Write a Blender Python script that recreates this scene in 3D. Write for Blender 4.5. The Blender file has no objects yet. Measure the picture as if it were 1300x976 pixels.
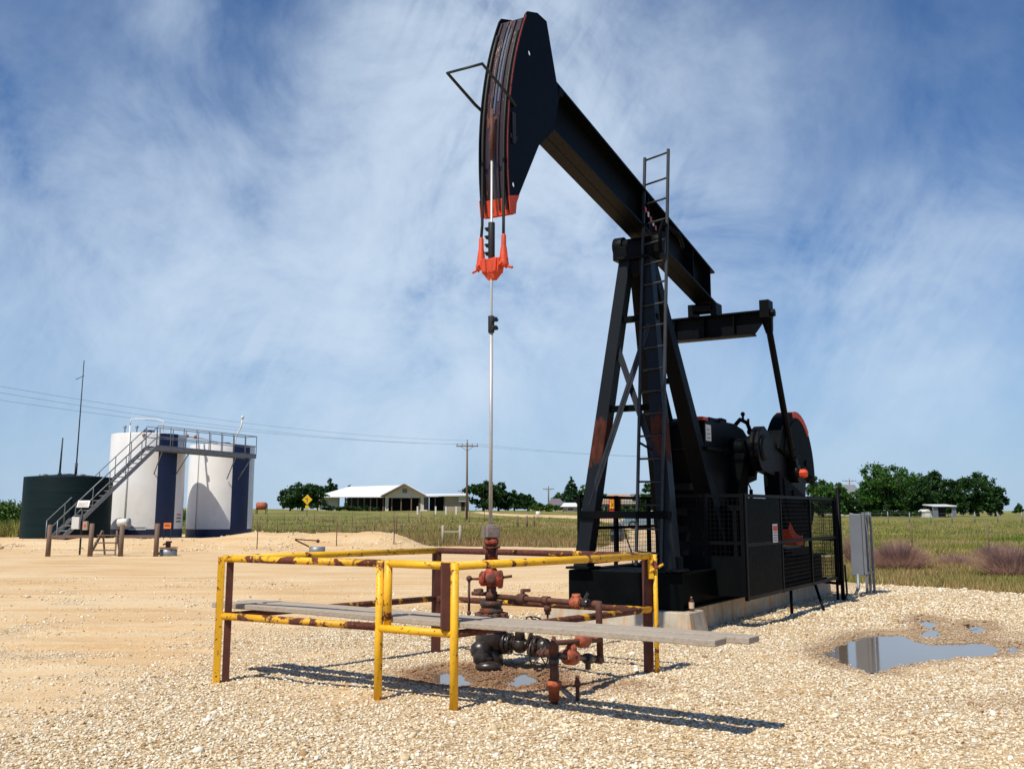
import bpy, math, random
import numpy as np
from mathutils import Vector, Matrix, noise, geometry
random.seed(7); rng = np.random.default_rng(11)
sc = bpy.context.scene
COL = sc.collection
R = math.radians

# ------------------------------------------------------------ survey helpers
F_, CX, CY, YH, H = 1280., 650., 443.5, 648., 1.55
TILT = math.atan((YH-CY)/F_)
def ray(u, v):
    x = (u-CX)/F_; y = -(v-CY)/F_
    return Vector((x, math.cos(TILT)-y*math.sin(TILT), math.sin(TILT)+y*math.cos(TILT)))
def A(u, v, Y):
    d = ray(u, v); return d*(Y/d.y)+Vector((0, 0, H))
def sstep(a, b, x):
    t = np.clip((x-a)/(b-a), 0, 1); return t*t*(3-2*t)

# ------------------------------------------------------------ terrain height
def nz(x, y, s, seed=0.0):
    return noise.noise(Vector((x*s, y*s, seed)))
def terrain(x, y):
    """height of the land without gravel detail (numpy friendly)"""
    q = x/np.maximum(y, 1.0)
    left = 1-sstep(0.02, 0.26, q)
    z = sstep(60, 205, y)*(0.55+0.95*left)
    z = z+sstep(200, 420, y)*(0.1+1.1*(1-sstep(-.4, -.05, q)))
    # spoil bank in front of the tanks
    m = np.exp(-((y-43.2)/1.9)**2)*(1-sstep(-5.4, -3.2, x))*sstep(-60, -50, x)
    z = z+m*(.36+.26*sstep(-13.5, -11.0, x))*(1+.04*np.sin(x*1.7)+.04*np.sin(x*4.1+1))
    z = z+.12*sstep(44, 46, y)*(1-sstep(-13, -10, x))*(1-sstep(66, 72, y))
    return z
def tz(x, y): return float(terrain(np.float64(x), np.float64(y)))
def G(u, v):
    d = ray(u, v); z = 0.0
    for i in range(40):
        s = (z-H)/d.z if d.z < -1e-4 else 1e4
        p = d*s
        z = .5*z+.5*tz(p.x, p.y)
    return Vector((p.x, p.y, tz(p.x, p.y)))
def OnG(u, Y):
    x = (u-CX)/F_*Y*math.cos(TILT); x = (u-CX)/F_*(Y*math.cos(TILT)+(tz(x, Y)-H)*math.sin(TILT))
    return Vector((x, Y, tz(x, Y)))

# ------------------------------------------------------------ node helpers
def newmat(name):
    m = bpy.data.materials.new(name); m.use_nodes = True
    return m, m.node_tree, m.node_tree.nodes['Principled BSDF']
def N(nt, t, **k):
    n = nt.nodes.new(t)
    for a, b in k.items():
        if a == 'ins':
            for i, v in b.items(): n.inputs[i].default_value = v
        else: setattr(n, a, b)
    return n
def ramp(nt, fac, stops, interp='LINEAR'):
    r = N(nt, 'ShaderNodeValToRGB'); r.color_ramp.interpolation = interp
    e = r.color_ramp.elements
    while len(e) < len(stops): e.new(.5)
    for q, (p, c) in zip(e, stops):
        q.position = p; q.color = (*c, 1) if len(c) == 3 else c
    nt.links.new(fac, r.inputs[0]); return r.outputs[0]
def mixc(nt, f, a, b, mode='MIX'):
    m = N(nt, 'ShaderNodeMix', data_type='RGBA', blend_type=mode)
    for s, v in ((0, f), (6, a), (7, b)):
        if hasattr(v, 'is_linked'): nt.links.new(v, m.inputs[s])
        elif s == 0: m.inputs[0].default_value = v
        else: m.inputs[s].default_value = (*v, 1)
    return m.outputs[2]
def math_(nt, op, a, b=0.0, clamp=False):
    m = N(nt, 'ShaderNodeMath', operation=op, use_clamp=clamp)
    for s, v in ((0, a), (1, b)):
        if hasattr(v, 'is_linked'): nt.links.new(v, m.inputs[s])
        else: m.inputs[s].default_value = v
    return m.outputs[0]
def objco(nt, scale=(1, 1, 1)):
    tc = N(nt, 'ShaderNodeTexCoord'); mp = N(nt, 'ShaderNodeMapping')
    mp.inputs['Scale'].default_value = scale
    nt.links.new(tc.outputs['Object'], mp.inputs[0]); return mp.outputs[0]
def noi(nt, co, scale, detail=5, rough=.55, dist=0):
    n = N(nt, 'ShaderNodeTexNoise', ins={'Scale': scale, 'Detail': detail, 'Roughness': rough, 'Distortion': dist})
    nt.links.new(co, n.inputs['Vector']); return n.outputs[0]
def bump(nt, bs, h, strength=.3, dist=.02):
    b = N(nt, 'ShaderNodeBump', ins={'Strength': strength, 'Distance': dist})
    nt.links.new(h, b.inputs['Height']); nt.links.new(b.outputs[0], bs.inputs['Normal'])

def paint(name, col, rough=.5, var=.15, rust=None, rustcol=(.13, .035, .014), scale=6, metal=0, stretch=(1, 1, 1), spec=.5, bmp=.15, grime=None, band=None, fleck=None):
    """painted or bare metal with patchy tone, optional rust showing through"""
    m, nt, bs = newmat(name); co = objco(nt, stretch)
    n1 = noi(nt, co, scale, 6, .6)
    lo = tuple(c*(1-var) for c in col); hi = tuple(min(1, c*(1+var)) for c in col)
    c = ramp(nt, n1, [(.3, lo), (.7, hi)])
    n2 = noi(nt, co, scale*7, 4, .6)
    if grime:
        g = ramp(nt, noi(nt, co, scale*.5, 7, .7, .4), [(.48, (0, 0, 0)), (.66, (1, 1, 1))])
        c = mixc(nt, math_(nt, 'MULTIPLY', g, .6), c, grime)
    if rust is not None:
        n3 = noi(nt, co, scale*.9, 8, .68, .6)
        if band:
            sz = N(nt, 'ShaderNodeSeparateXYZ'); tc_ = N(nt, 'ShaderNodeTexCoord'); nt.links.new(tc_.outputs['Object'], sz.inputs[0])
            bw = (band[1]-band[0])/2; dd = math_(nt, 'DIVIDE', math_(nt, 'ABSOLUTE', math_(nt, 'SUBTRACT', sz.outputs[2], (band[0]+band[1])/2)), bw)
            n3 = math_(nt, 'ADD', n3, math_(nt, 'MULTIPLY', math_(nt, 'SUBTRACT', 1.0, math_(nt, 'MINIMUM', dd, 2.5)), .26))
        k = ramp(nt, n3, [(rust-.015, (0, 0, 0)), (rust+.015, (1, 1, 1))])
        if fleck:
            k = math_(nt, 'MAXIMUM', k, ramp(nt, noi(nt, co, scale*5, 5, .7), [(fleck, (0, 0, 0)), (fleck+.03, (1, 1, 1))]))
        rc = ramp(nt, n2, [(.3, tuple(x*.55 for x in rustcol)), (.7, tuple(min(1, x*1.7) for x in rustcol))])
        c = mixc(nt, k, c, rc)
        rr = N(nt, 'ShaderNodeMapRange', ins={'To Min': rough, 'To Max': .9}); nt.links.new(k, rr.inputs[0])
        nt.links.new(rr.outputs[0], bs.inputs['Roughness'])
        bump(nt, bs, math_(nt, 'SUBTRACT', n2, k), bmp*1.5, .004)
    else:
        rr = N(nt, 'ShaderNodeMapRange', ins={'To Min': max(.05, rough-.12), 'To Max': min(1, rough+.12)}); nt.links.new(n2, rr.inputs[0])
        nt.links.new(rr.outputs[0], bs.inputs['Roughness'])
        bump(nt, bs, n2, bmp, .003)
    nt.links.new(c, bs.inputs['Base Color'])
    bs.inputs['Metallic'].default_value = metal; bs.inputs['Specular IOR Level'].default_value = spec
    return m

M = {}
M['black'] = paint('black_paint', (.0028, .0032, .0042), .5, .3, scale=3, spec=.10, bmp=.06)
M['blackgreen'] = paint('black_green_paint', (.0026, .0040, .0048), .6, .4, scale=3, spec=.04, grime=(.006, .0055, .005))
M['legpaint'] = paint('worn_black_paint', (.006, .008, .0105), .45, .3, rust=.60, rustcol=(.055, .016, .010), scale=2.2, stretch=(1, 1, .4), spec=.2, band=(2.0, 3.0))
M['head'] = paint('track_paint', (.035, .020, .022), .3, .4, rust=.57, rustcol=(.13, .022, .012), scale=5, stretch=(1, 3, .35), spec=.7)
M['steel'] = paint('worn_steel', (.33, .33, .33), .25, .3, scale=5, metal=.9, stretch=(1, 4, .2))
M['orange'] = paint('orange_red_paint', (.72, .07, .018), .55, .22, rust=.66, rustcol=(.10, .03, .015), scale=11, bmp=.3, grime=(.30, .045, .02))
M['red'] = paint('faded_red_paint', (.42, .06, .028), .6, .4, rust=.53, scale=14, bmp=.4)
M['yellow'] = paint('yellow_paint_rust', (.86, .46, .012), .5, .14, rust=.585, rustcol=(.14, .032, .016), scale=4.5, bmp=.4, fleck=.61)
M['yellowrust'] = paint('rust_with_yellow_left', (.78, .40, .015), .5, .14, rust=.50, rustcol=(.10, .028, .016), scale=4.5, bmp=.4, fleck=.60)
M['rust'] = paint('rusty_iron', (.12, .045, .026), .8, .45, scale=20, bmp=.5, grime=(.05, .03, .025))
M['bracegrey'] = paint('brace_paint', (.018, .021, .026), .45, .3, scale=3, spec=.3)
M['yellowmid'] = paint('yellow_half_rusted', (.86, .45, .012), .5, .14, rust=.535, rustcol=(.12, .03, .016), scale=3.4, bmp=.4, fleck=.6)
M['edgered'] = paint('red_edge_paint', (.42, .045, .02), .45, .25, rust=.6, scale=9)
M['redrust'] = paint('red_paint_mostly_rust', (.36, .05, .025), .6, .3, rust=.47, rustcol=(.05, .022, .016), scale=14)
M['rustyellow'] = paint('rusty_pipe_yellow_flecks', (.80, .40, .015), .55, .14, rust=.425, rustcol=(.10, .028, .016), scale=4.5, bmp=.4)
M['mudrust'] = paint('rust_under_yellow', (.10, .028, .016), .8, .3, scale=9)
M['rustorange'] = paint('orange_rust_paint', (.42, .10, .04), .7, .3, rust=.60, scale=20, bmp=.4)
M['oily'] = paint('oily_iron', (.035, .025, .02), .3, .6, scale=12, bmp=.5, spec=.6)
M['teal'] = paint('dark_teal_flange', (.018, .036, .032), .5, .5, rust=.50, scale=12, bmp=.4)
M['greyblock'] = paint('grey_brown_iron', (.22, .17, .145), .7, .3, scale=20, bmp=.4)
M['rod'] = paint('polished_steel', (.55, .53, .50), .45, .05, scale=4, metal=.35, bmp=0)
M['galv'] = paint('galvanised_steel', (.24, .255, .275), .5, .15, scale=6, metal=.4)
M['galvdark'] = paint('weathered_steel', (.028, .032, .036), .55, .2, scale=6, metal=.4)
M['white'] = paint('white_tank_paint', (.80, .79, .77), .35, .04, scale=.7, grime=(.66, .60, .52), bmp=.03)
M['navy'] = paint('navy_paint', (.006, .014, .062), .45, .15, scale=1.5, bmp=.03)
M['darktank'] = paint('dark_green_tank', (.004, .015, .0165), .6, .2, scale=.6, stretch=(1, 1, 6), bmp=.1, grime=(.002, .006, .008), spec=.15)
M['greybox'] = paint('grey_enclosure', (.17, .185, .21), .45, .08, scale=3)
M['whitebox'] = paint('white_enclosure', (.72, .71, .67), .5, .06, scale=4)
M['tanbox'] = paint('tan_enclosure', (.48, .33, .24), .6, .1, scale=4)
M['solar'] = paint('solar_glass', (.02, .024, .035), .15, .2, scale=9)
M['signwhite'] = paint('sign_white', (.78, .77, .73), .5, .04, scale=4)
M['signred'] = paint('sign_red', (.70, .05, .03), .5, .05, scale=4)
M['signdark'] = paint('sign_ink', (.05, .05, .05), .6, .05, scale=4)
M['signorange'] = paint('sign_orange', (.80, .20, .03), .5, .1, scale=4)
M['signyellow'] = paint('sign_yellow', (.85, .50, .01), .5, .05, scale=4)
M['rubber'] = paint('black_cable', (.012, .012, .012), .6, .1)
M['glassbrown'] = paint('brown_glass', (.09, .025, .01), .12, .2, scale=9, spec=.8)
M['label'] = paint('bottle_label', (.62, .46, .30), .7, .15, scale=40)
M['cream'] = paint('cream_wall', (.62, .56, .46), .8, .06, scale=1, bmp=.1)
M['tanwall'] = paint('tan_wall', (.40, .31, .22), .8, .1, scale=1, bmp=.1)
M['metalroof'] = paint('white_metal_roof', (.80, .80, .80), .4, .05, scale=.3, bmp=.02)
M['greyroof'] = paint('grey_roof', (.18, .19, .20), .7, .12, scale=.6)
M['tanroof'] = paint('tan_shingle', (.42, .27, .17), .8, .12, scale=2)
M['purplroof'] = paint('mauve_shingle', (.16, .13, .15), .8, .12, scale=2)
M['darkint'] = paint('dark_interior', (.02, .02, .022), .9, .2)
M['window'] = paint('window_glass', (.03, .035, .045), .12, .2)
M['carblue'] = paint('car_paint', (.22, .32, .38), .25, .05, spec=.6)
M['tyre'] = paint('tyre', (.015, .015, .015), .8, .1)
M['drum'] = paint('drum_paint', (.09, .10, .13), .5, .15, scale=4)

def woodmat(name, a, b, stretch):
    m, nt, bs = newmat(name); co = objco(nt, stretch)
    n1 = noi(nt, co, 6, 8, .7, .4); n2 = noi(nt, co, 30, 5, .7)
    c = ramp(nt, n1, [(.25, a), (.5, b), (.75, tuple(min(1, x*1.25) for x in b))])
    c = mixc(nt, .35, c, ramp(nt, n2, [(.35, tuple(x*.4 for x in a)), (.6, b)]))
    nt.links.new(c, bs.inputs['Base Color']); bs.inputs['Roughness'].default_value = .85
    bump(nt, bs, n2, .5, .006); return m
M['plank'] = woodmat('weathered_plank', (.20, .155, .115), (.46, .385, .30), (.35, 9, 9))
M['post'] = woodmat('brown_post', (.07, .045, .03), (.20, .13, .09), (8, 8, .6))
M['bark'] = woodmat('bark', (.03, .022, .017), (.10, .075, .055), (6, 6, 1))

def concrete():
    m, nt, bs = newmat('stained_concrete'); co = objco(nt)
    base = ramp(nt, noi(nt, co, 4, 8, .65), [(.3, (.34, .30, .23)), (.7, (.58, .52, .41))])
    st = noi(nt, objco(nt, (5, 5, .25)), 1.6, 6, .7, .3)
    k = ramp(nt, st, [(.47, (0, 0, 0)), (.66, (1, 1, 1))])
    c = mixc(nt, math_(nt, 'MULTIPLY', k, .85), base, (.50, .25, .09))
    nt.links.new(c, bs.inputs['Base Color']); bs.inputs['Roughness'].default_value = .9
    bump(nt, bs, noi(nt, co, 30, 8, .7), .4, .01); return m
M['concrete'] = concrete()

def leafmat(name, a, b, trans=.25):
    m, nt, bs = newmat(name)
    g = N(nt, 'ShaderNodeNewGeometry')
    c = ramp(nt, g.outputs['Random Per Island'], [(0, a), (.55, tuple((x+y)/2 for x, y in zip(a, b))), (1, b)])
    nt.links.new(c, bs.inputs['Base Color']); bs.inputs['Roughness'].default_value = .6
    bs.inputs['Specular IOR Level'].default_value = .25
    t = N(nt, 'ShaderNodeBsdfTranslucent'); nt.links.new(c, t.inputs[0])
    mx = N(nt, 'ShaderNodeMixShader', ins={0: trans})
    nt.links.new(bs.outputs[0], mx.inputs[1]); nt.links.new(t.outputs[0], mx.inputs[2])
    nt.links.new(mx.outputs[0], nt.nodes['Material Output'].inputs[0]); return m
M['leafdark'] = leafmat('oak_leaves', (.010, .030, .006), (.042, .115, .020))
M['leafmid'] = leafmat('elm_leaves', (.020, .060, .009), (.085, .20, .032))
M['leafbright'] = leafmat('light_green_leaves', (.03, .075, .010), (.12, .21, .035))
M['leafconifer'] = leafmat('cedar_leaves', (.008, .030, .012), (.030, .085, .026), .1)
M['twig'] = leafmat('reddish_twigs', (.36, .20, .15), (.66, .44, .34), .5)

def fieldcolor(nt, co):
    """grass, straw and reddish weed patches; shared by the ground sheet and the blades"""
    a = noi(nt, co, .16, 6, .6, .5); b = noi(nt, co, .9, 6, .65, .3)
    s = math_(nt, 'ADD', math_(nt, 'MULTIPLY', a, .6), math_(nt, 'MULTIPLY', b, .4))
    c = ramp(nt, s, [(.38, (.095, .145, .026)), (.45, (.185, .225, .045)), (.51, (.29, .27, .085)), (.57, (.40, .31, .13)), (.65, (.29, .185, .10))])
    # a belt of dry reddish weeds next to the gravel
    sep = N(nt, 'ShaderNodeSeparateXYZ'); nt.links.new(co, sep.inputs[0])
    return c, sep
def grassmat(name, blades):
    m, nt, bs = newmat(name)
    tc = N(nt, 'ShaderNodeTexCoord'); co = tc.outputs['Object']
    c, sep = fieldcolor(nt, co)
    at = N(nt, 'ShaderNodeAttribute', attribute_name='dry')
    dry = math_(nt, 'MULTIPLY', at.outputs['Fac'], ramp(nt, noi(nt, co, .5, 5, .6), [(.35, (.2, .2, .2)), (.6, (1, 1, 1))]))
    c = mixc(nt, math_(nt, 'MULTIPLY', dry, .95), c, (.36, .235, .125))
    if blades:
        g = N(nt, 'ShaderNodeNewGeometry')
        v = ramp(nt, g.outputs['Random Per Island'], [(0, (.55, .6, .5)), (1, (1.35, 1.25, 1.2))])
        c = mixc(nt, 1.0, c, v, 'MULTIPLY')
    else:
        v = ramp(nt, noi(nt, co, 9, 6, .75), [(.3, (.6, .6, .55)), (.7, (1.2, 1.15, 1.1))])
        c = mixc(nt, 1.0, c, v, 'MULTIPLY')
        bump(nt, bs, noi(nt, co, 6, 8, .8), 1.0, .2)
    nt.links.new(c, bs.inputs['Base Color']); bs.inputs['Roughness'].default_value = .85
    bs.inputs['Specular IOR Level'].default_value = .1
    return m
M['grass'] = grassmat('field_grass', False); M['blade'] = grassmat('grass_blades', True)

def padmat():
    m, nt, bs = newmat('gravel_and_caliche')
    tc = N(nt, 'ShaderNodeTexCoord'); co = tc.outputs['Object']
    at = N(nt, 'ShaderNodeAttribute', attribute_name='stony')
    big = noi(nt, co, .35, 6, .6, .4)
    # long tyre-dragged streaks, running across the yard
    mp = N(nt, 'ShaderNodeMapping'); mp.inputs['Rotation'].default_value = (0, 0, R(-12)); mp.inputs['Scale'].default_value = (.22, 1.6, 1)
    nt.links.new(co, mp.inputs[0]); strk = noi(nt, mp.outputs[0], 1.0, 7, .65, .3)
    dirt = ramp(nt, math_(nt, 'ADD', math_(nt, 'MULTIPLY', strk, .6), math_(nt, 'MULTIPLY', big, .4)),
                [(.36, (.62, .38, .17)), (.48, (.74, .51, .27)), (.62, (.82, .64, .40))])
    vor = N(nt, 'ShaderNodeTexVoronoi', ins={'Scale': 38, 'Randomness': 1}); nt.links.new(co, vor.inputs['Vector'])
    vor2 = N(nt, 'ShaderNodeTexVoronoi', ins={'Scale': 17, 'Randomness': 1}); nt.links.new(co, vor2.inputs['Vector'])
    sepc = N(nt, 'ShaderNodeSeparateColor'); nt.links.new(vor.outputs['Color'], sepc.inputs[0])
    st = ramp(nt, sepc.outputs[0], [(0, (.46, .30, .15)), (.3, (.73, .57, .35)), (.75, (.85, .74, .55)), (1, (.90, .84, .72))])
    edge = ramp(nt, vor.outputs['Distance'], [(.25, (1, 1, 1)), (.75, (.58, .46, .34))])
    st = mixc(nt, 1.0, st, edge, 'MULTIPLY')
    k = math_(nt, 'ADD', at.outputs['Fac'], math_(nt, 'MULTIPLY', math_(nt, 'SUBTRACT', noi(nt, co, 1.3, 6, .7), .5), 1.8), True)
    k = math_(nt, 'MAXIMUM', k, ramp(nt, strk, [(.56, (0, 0, 0)), (.66, (.55, .55, .55))]))
    k2 = ramp(nt, k, [(.25, (0.06, 0.06, 0.06)), (.75, (1, 1, 1))])
    peb = math_(nt, 'MULTIPLY', ramp(nt, sepc.outputs[1], [(.80, (0, 0, 0)), (.84, (1, 1, 1))]), ramp(nt, vor.outputs['Distance'], [(.35, (1, 1, 1)), (.5, (0, 0, 0))]))
    k2 = math_(nt, 'MAXIMUM', k2, math_(nt, 'MULTIPLY', peb, .85))
    c = mixc(nt, k2, dirt, st)
    fine = ramp(nt, noi(nt, co, 40, 6, .75), [(.3, (.72, .69, .66)), (.7, (1.12, 1.12, 1.12))])
    c = mixc(nt, 1.0, c, fine, 'MULTIPLY')
    # rust stained wet patch round the well; darkest core: oil plus painted-in valve shade
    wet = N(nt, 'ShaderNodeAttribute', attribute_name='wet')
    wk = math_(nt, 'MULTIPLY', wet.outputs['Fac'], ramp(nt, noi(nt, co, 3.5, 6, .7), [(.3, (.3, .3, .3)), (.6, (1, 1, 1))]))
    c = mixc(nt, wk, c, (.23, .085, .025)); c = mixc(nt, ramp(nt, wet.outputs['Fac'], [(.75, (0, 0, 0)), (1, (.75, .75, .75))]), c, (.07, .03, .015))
    mud = N(nt, 'ShaderNodeAttribute', attribute_name='mud')
    c = mixc(nt, math_(nt, 'MULTIPLY', mud.outputs['Fac'], .8), c, (.27, .175, .095))
    nt.links.new(c, bs.inputs['Base Color']); bs.inputs['Roughness'].default_value = .9
    bs.inputs['Specular IOR Level'].default_value = .2
    h = math_(nt, 'ADD', math_(nt, 'MULTIPLY', math_(nt, 'MULTIPLY', vor.outputs['Distance'], -1), k2), math_(nt, 'MULTIPLY', noi(nt, co, 14, 8, .75), .8))
    h = math_(nt, 'ADD', h, math_(nt, 'MULTIPLY', math_(nt, 'MULTIPLY', vor2.outputs['Distance'], -.7), k2))
    bump(nt, bs, h, .6, .02); return m
M['pad'] = padmat()
def stonemat():
    m, nt, bs = newmat('pale_stones')
    g = N(nt, 'ShaderNodeNewGeometry'); tc = N(nt, 'ShaderNodeTexCoord')
    c = ramp(nt, g.outputs['Random Per Island'], [(0, (.34, .20, .09)), (.12, (.58, .40, .20)), (.35, (.76, .62, .40)), (.75, (.85, .76, .57)), (1, (.91, .87, .76))])
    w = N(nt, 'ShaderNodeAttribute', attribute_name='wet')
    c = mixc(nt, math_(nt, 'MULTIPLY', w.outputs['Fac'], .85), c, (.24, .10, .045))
    f = ramp(nt, noi(nt, tc.outputs['Object'], 45, 4, .7), [(.3, (.82, .80, .78)), (.7, (1.06, 1.06, 1.06))])
    c = mixc(nt, 1.0, c, f, 'MULTIPLY')
    nt.links.new(c, bs.inputs['Base Color']); bs.inputs['Roughness'].default_value = .85
    bs.inputs['Specular IOR Level'].default_value = .2; return m
M['stone'] = stonemat()
def watermat():
    m, nt, bs = newmat('muddy_water'); co = objco(nt)
    bs.inputs['Base Color'].default_value = (.17, .13, .09, 1); bs.inputs['Roughness'].default_value = .07
    bs.inputs['Specular IOR Level'].default_value = .9
    bs.inputs['IOR'].default_value = 1.4
    bump(nt, bs, noi(nt, co, 5, 3, .5), .04, .01); return m
M['water'] = watermat()
def soil():
    m = paint('ploughed_soil', (.12, .11, .10), .9, .3, scale=4); return m

# ------------------------------------------------------------ mesh builder
class MB:
    def __init__(s): s.v = []; s.f = []; s.sm = []; s.mi = []
    def add(s, vs, fs, smooth=False, mi=0):
        b = len(s.v); s.v += [tuple(p) for p in vs]
        for i, f in enumerate(fs):
            s.f.append([b+k for k in f]); s.sm.append(smooth if isinstance(smooth, bool) else smooth[i]); s.mi.append(mi)
        return s
    def hexa(s, p, mi=0):
        return s.add(p, [(0, 3, 2, 1), (4, 5, 6, 7), (0, 1, 5, 4), (1, 2, 6, 5), (2, 3, 7, 6), (3, 0, 4, 7)], mi=mi)
    def box(s, c, d, rz=0, mi=0, rot=None):
        M_ = rot or Matrix.Rotation(rz, 3, 'Z'); c = Vector(c)
        x, y, z = d[0]/2, d[1]/2, d[2]/2
        return s.hexa([c+M_@Vector(q) for q in ((-x, -y, -z), (x, -y, -z), (x, y, -z), (-x, y, -z), (-x, -y, z), (x, -y, z), (x, y, z), (-x, y, z))], mi)
    def bb(s, a, b, mi=0):
        a = Vector(a); b = Vector(b); lo = Vector(map(min, a, b)); hi = Vector(map(max, a, b))
        return s.box((lo+hi)/2, hi-lo, mi=mi)
    def bar(s, p, q, w, h, up=(0, 0, 1), mi=0, w2=None, h2=None):
        """rectangular bar p->q, w across, h along 'up'; may taper"""
        p = Vector(p); q = Vector(q); d = (q-p).normalized(); u = Vector(up)
        x = d.cross(u)
        if x.length < 1e-4: x = d.cross(Vector((1, 0, 0)))
        x.normalize(); u = x.cross(d).normalized(); w2 = w2 or w; h2 = h2 or h
        P = []
        for c, a, b in ((p, w, h), (q, w2, h2)):
            P += [c-x*a/2-u*b/2, c+x*a/2-u*b/2, c+x*a/2+u*b/2, c-x*a/2+u*b/2]
        return s.hexa(P, mi)
    def ibeam(s, p, q, w, h, tf=.02, tw=.015, up=(0, 0, 1)):
        p = Vector(p); q = Vector(q); d = (q-p).normalized(); x = d.cross(Vector(up)).normalized(); u = x.cross(d)
        for k in (1, -1): s.bar(p+u*k*(h-tf)/2, q+u*k*(h-tf)/2, w, tf, up)
        return s.bar(p, q, tw, h-2*tf, up)
    def tube(s, p, q, r, n=12, r2=None, mi=0, caps=True):
        p = Vector(p); q = Vector(q); d = (q-p).normalized(); x = d.orthogonal().normalized(); y = d.cross(x)
        r2 = r if r2 is None else r2; vs = []
        for c, rr in ((p, r), (q, r2)):
            vs += [c+(x*math.cos(2*math.pi*i/n)+y*math.sin(2*math.pi*i/n))*rr for i in range(n)]
        fs = [(i, (i+1) % n, n+(i+1) % n, n+i) for i in range(n)]; sm = [True]*n
        if caps: fs += [tuple(range(n))[::-1], tuple(range(n, 2*n))]; sm += [False, False]
        return s.add(vs, fs, sm, mi)
    def path(s, pts, r, n=8, mi=0):
        pts = [Vector(p) for p in pts]; rs = r if isinstance(r, (list, tuple)) else [r]*len(pts)
        vs = []; x = None
        for i, p in enumerate(pts):
            d = (pts[min(i+1, len(pts)-1)]-pts[max(i-1, 0)]).normalized()
            if x is None: x = d.orthogonal().normalized()
            x = (x-d*x.dot(d)).normalized(); y = d.cross(x)
            vs += [p+(x*math.cos(2*math.pi*k/n)+y*math.sin(2*math.pi*k/n))*rs[i] for k in range(n)]
        fs = []; sm = []
        for i in range(len(pts)-1):
            for k in range(n): fs.append((i*n+k, i*n+(k+1) % n, (i+1)*n+(k+1) % n, (i+1)*n+k)); sm.append(True)
        m = (len(pts)-1)*n
        fs += [tuple(range(n))[::-1], tuple(range(m, m+n))]; sm += [False, False]
        return s.add(vs, fs, sm, mi)
    def lathe(s, o, d, prof, n=16, mi=0, smooth=True, closed=True):
        """prof: (distance along d, radius)"""
        o = Vector(o); d = Vector(d).normalized(); x = d.orthogonal().normalized(); y = d.cross(x)
        vs = []
        for (h, r) in prof: vs += [o+d*h+(x*math.cos(2*math.pi*k/n)+y*math.sin(2*math.pi*k/n))*r for k in range(n)]
        fs = []
        for i in range(len(prof)-1):
            for k in range(n): fs.append((i*n+k, i*n+(k+1) % n, (i+1)*n+(k+1) % n, (i+1)*n+k))
        sm = [abs(prof[i][1]-prof[i+1][1]) < .6*abs(prof[i][0]-prof[i+1][0])+1e-6 and smooth for i in range(len(prof)-1) for k in range(n)]
        if closed:
            m = (len(prof)-1)*n; fs += [tuple(range(n))[::-1], tuple(range(m, m+n))]; sm += [False, False]
        return s.add(vs, fs, sm, mi)
    def ball(s, c, r, n=10, mi=0, sc3=(1, 1, 1)):
        c = Vector(c); vs = [c+Vector((0, 0, -r*sc3[2]))]; m = n//2
        for j in range(1, m):
            a = -math.pi/2+math.pi*j/m
            vs += [c+Vector((r*sc3[0]*math.cos(a)*math.cos(2*math.pi*k/n), r*sc3[1]*math.cos(a)*math.sin(2*math.pi*k/n), r*sc3[2]*math.sin(a))) for k in range(n)]
        vs.append(c+Vector((0, 0, r*sc3[2]))); fs = [(0, 1+(k+1) % n, 1+k) for k in range(n)]
        for j in range(m-2): fs += [(1+j*n+k, 1+j*n+(k+1) % n, 1+(j+1)*n+(k+1) % n, 1+(j+1)*n+k) for k in range(n)]
        b = 1+(m-2)*n; fs += [(b+k, b+(k+1) % n, len(vs)-1) for k in range(n)]
        return s.add(vs, fs, True, mi)
    def prism(s, poly, fn, a, b, holes=(), mi=0):
        """extrude a 2-D outline (with holes) between offsets a and b; fn(u,v,w)->point"""
        loops = [list(poly)]+[list(h) for h in holes]
        tris = geometry.tessellate_polygon([[Vector((p[0], p[1], 0)) for p in l] for l in loops])
        flat = [p for l in loops for p in l]; n = len(flat)
        vs = [fn(u, v, a) for u, v in flat]+[fn(u, v, b) for u, v in flat]
        fs = [tuple(t) for t in tris]+[tuple(n+i for i in t[::-1]) for t in tris]
        k = 0
        for l in loops:
            m = len(l)
            for i in range(m): fs.append((k+i, k+(i+1) % m, n+k+(i+1) % m, n+k+i))
            k += m
        return s.add(vs, fs, False, mi)
    def build(s, name, mats, parent=None, bev=0, loc=None):
        me = bpy.data.meshes.new(name); me.from_pydata(s.v, [], s.f); me.update()
        if not isinstance(mats, (list, tuple)): mats = [mats]
        for m in mats: me.materials.append(M[m] if isinstance(m, str) else m)
        me.polygons.foreach_set('use_smooth', s.sm); me.polygons.foreach_set('material_index', s.mi)
        import bmesh
        bm = bmesh.new(); bm.from_mesh(me); bmesh.ops.recalc_face_normals(bm, faces=bm.faces); bm.to_mesh(me); bm.free()
        o = bpy.data.objects.new(name, me); COL.objects.link(o)
        if parent: o.parent = parent
        if loc is not None: o.location = loc
        if bev:
            b = o.modifiers.new('bevel', 'BEVEL'); b.width = bev; b.segments = 2; b.limit_method = 'ANGLE'; b.angle_limit = R(50)
        return o
def tag(o, label=None, cat=None, group=None, kind=None):
    if label: o['label'] = label
    if cat: o['category'] = cat
    if group: o['group'] = group
    if kind: o['kind'] = kind
    return o
def thing(name, loc, label, cat, group=None, rz=0):
    o = bpy.data.objects.new(name, None); COL.objects.link(o); o.location = loc; o.rotation_euler = (0, 0, rz)
    o.empty_display_size = .2
    return tag(o, label, cat, group)
def copy_tree(o, parent=None):
    c = o.copy(); COL.objects.link(c)
    if parent: c.parent = parent
    for ch in list(o.children): copy_tree(ch, c)
    return c
V = Vector
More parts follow.
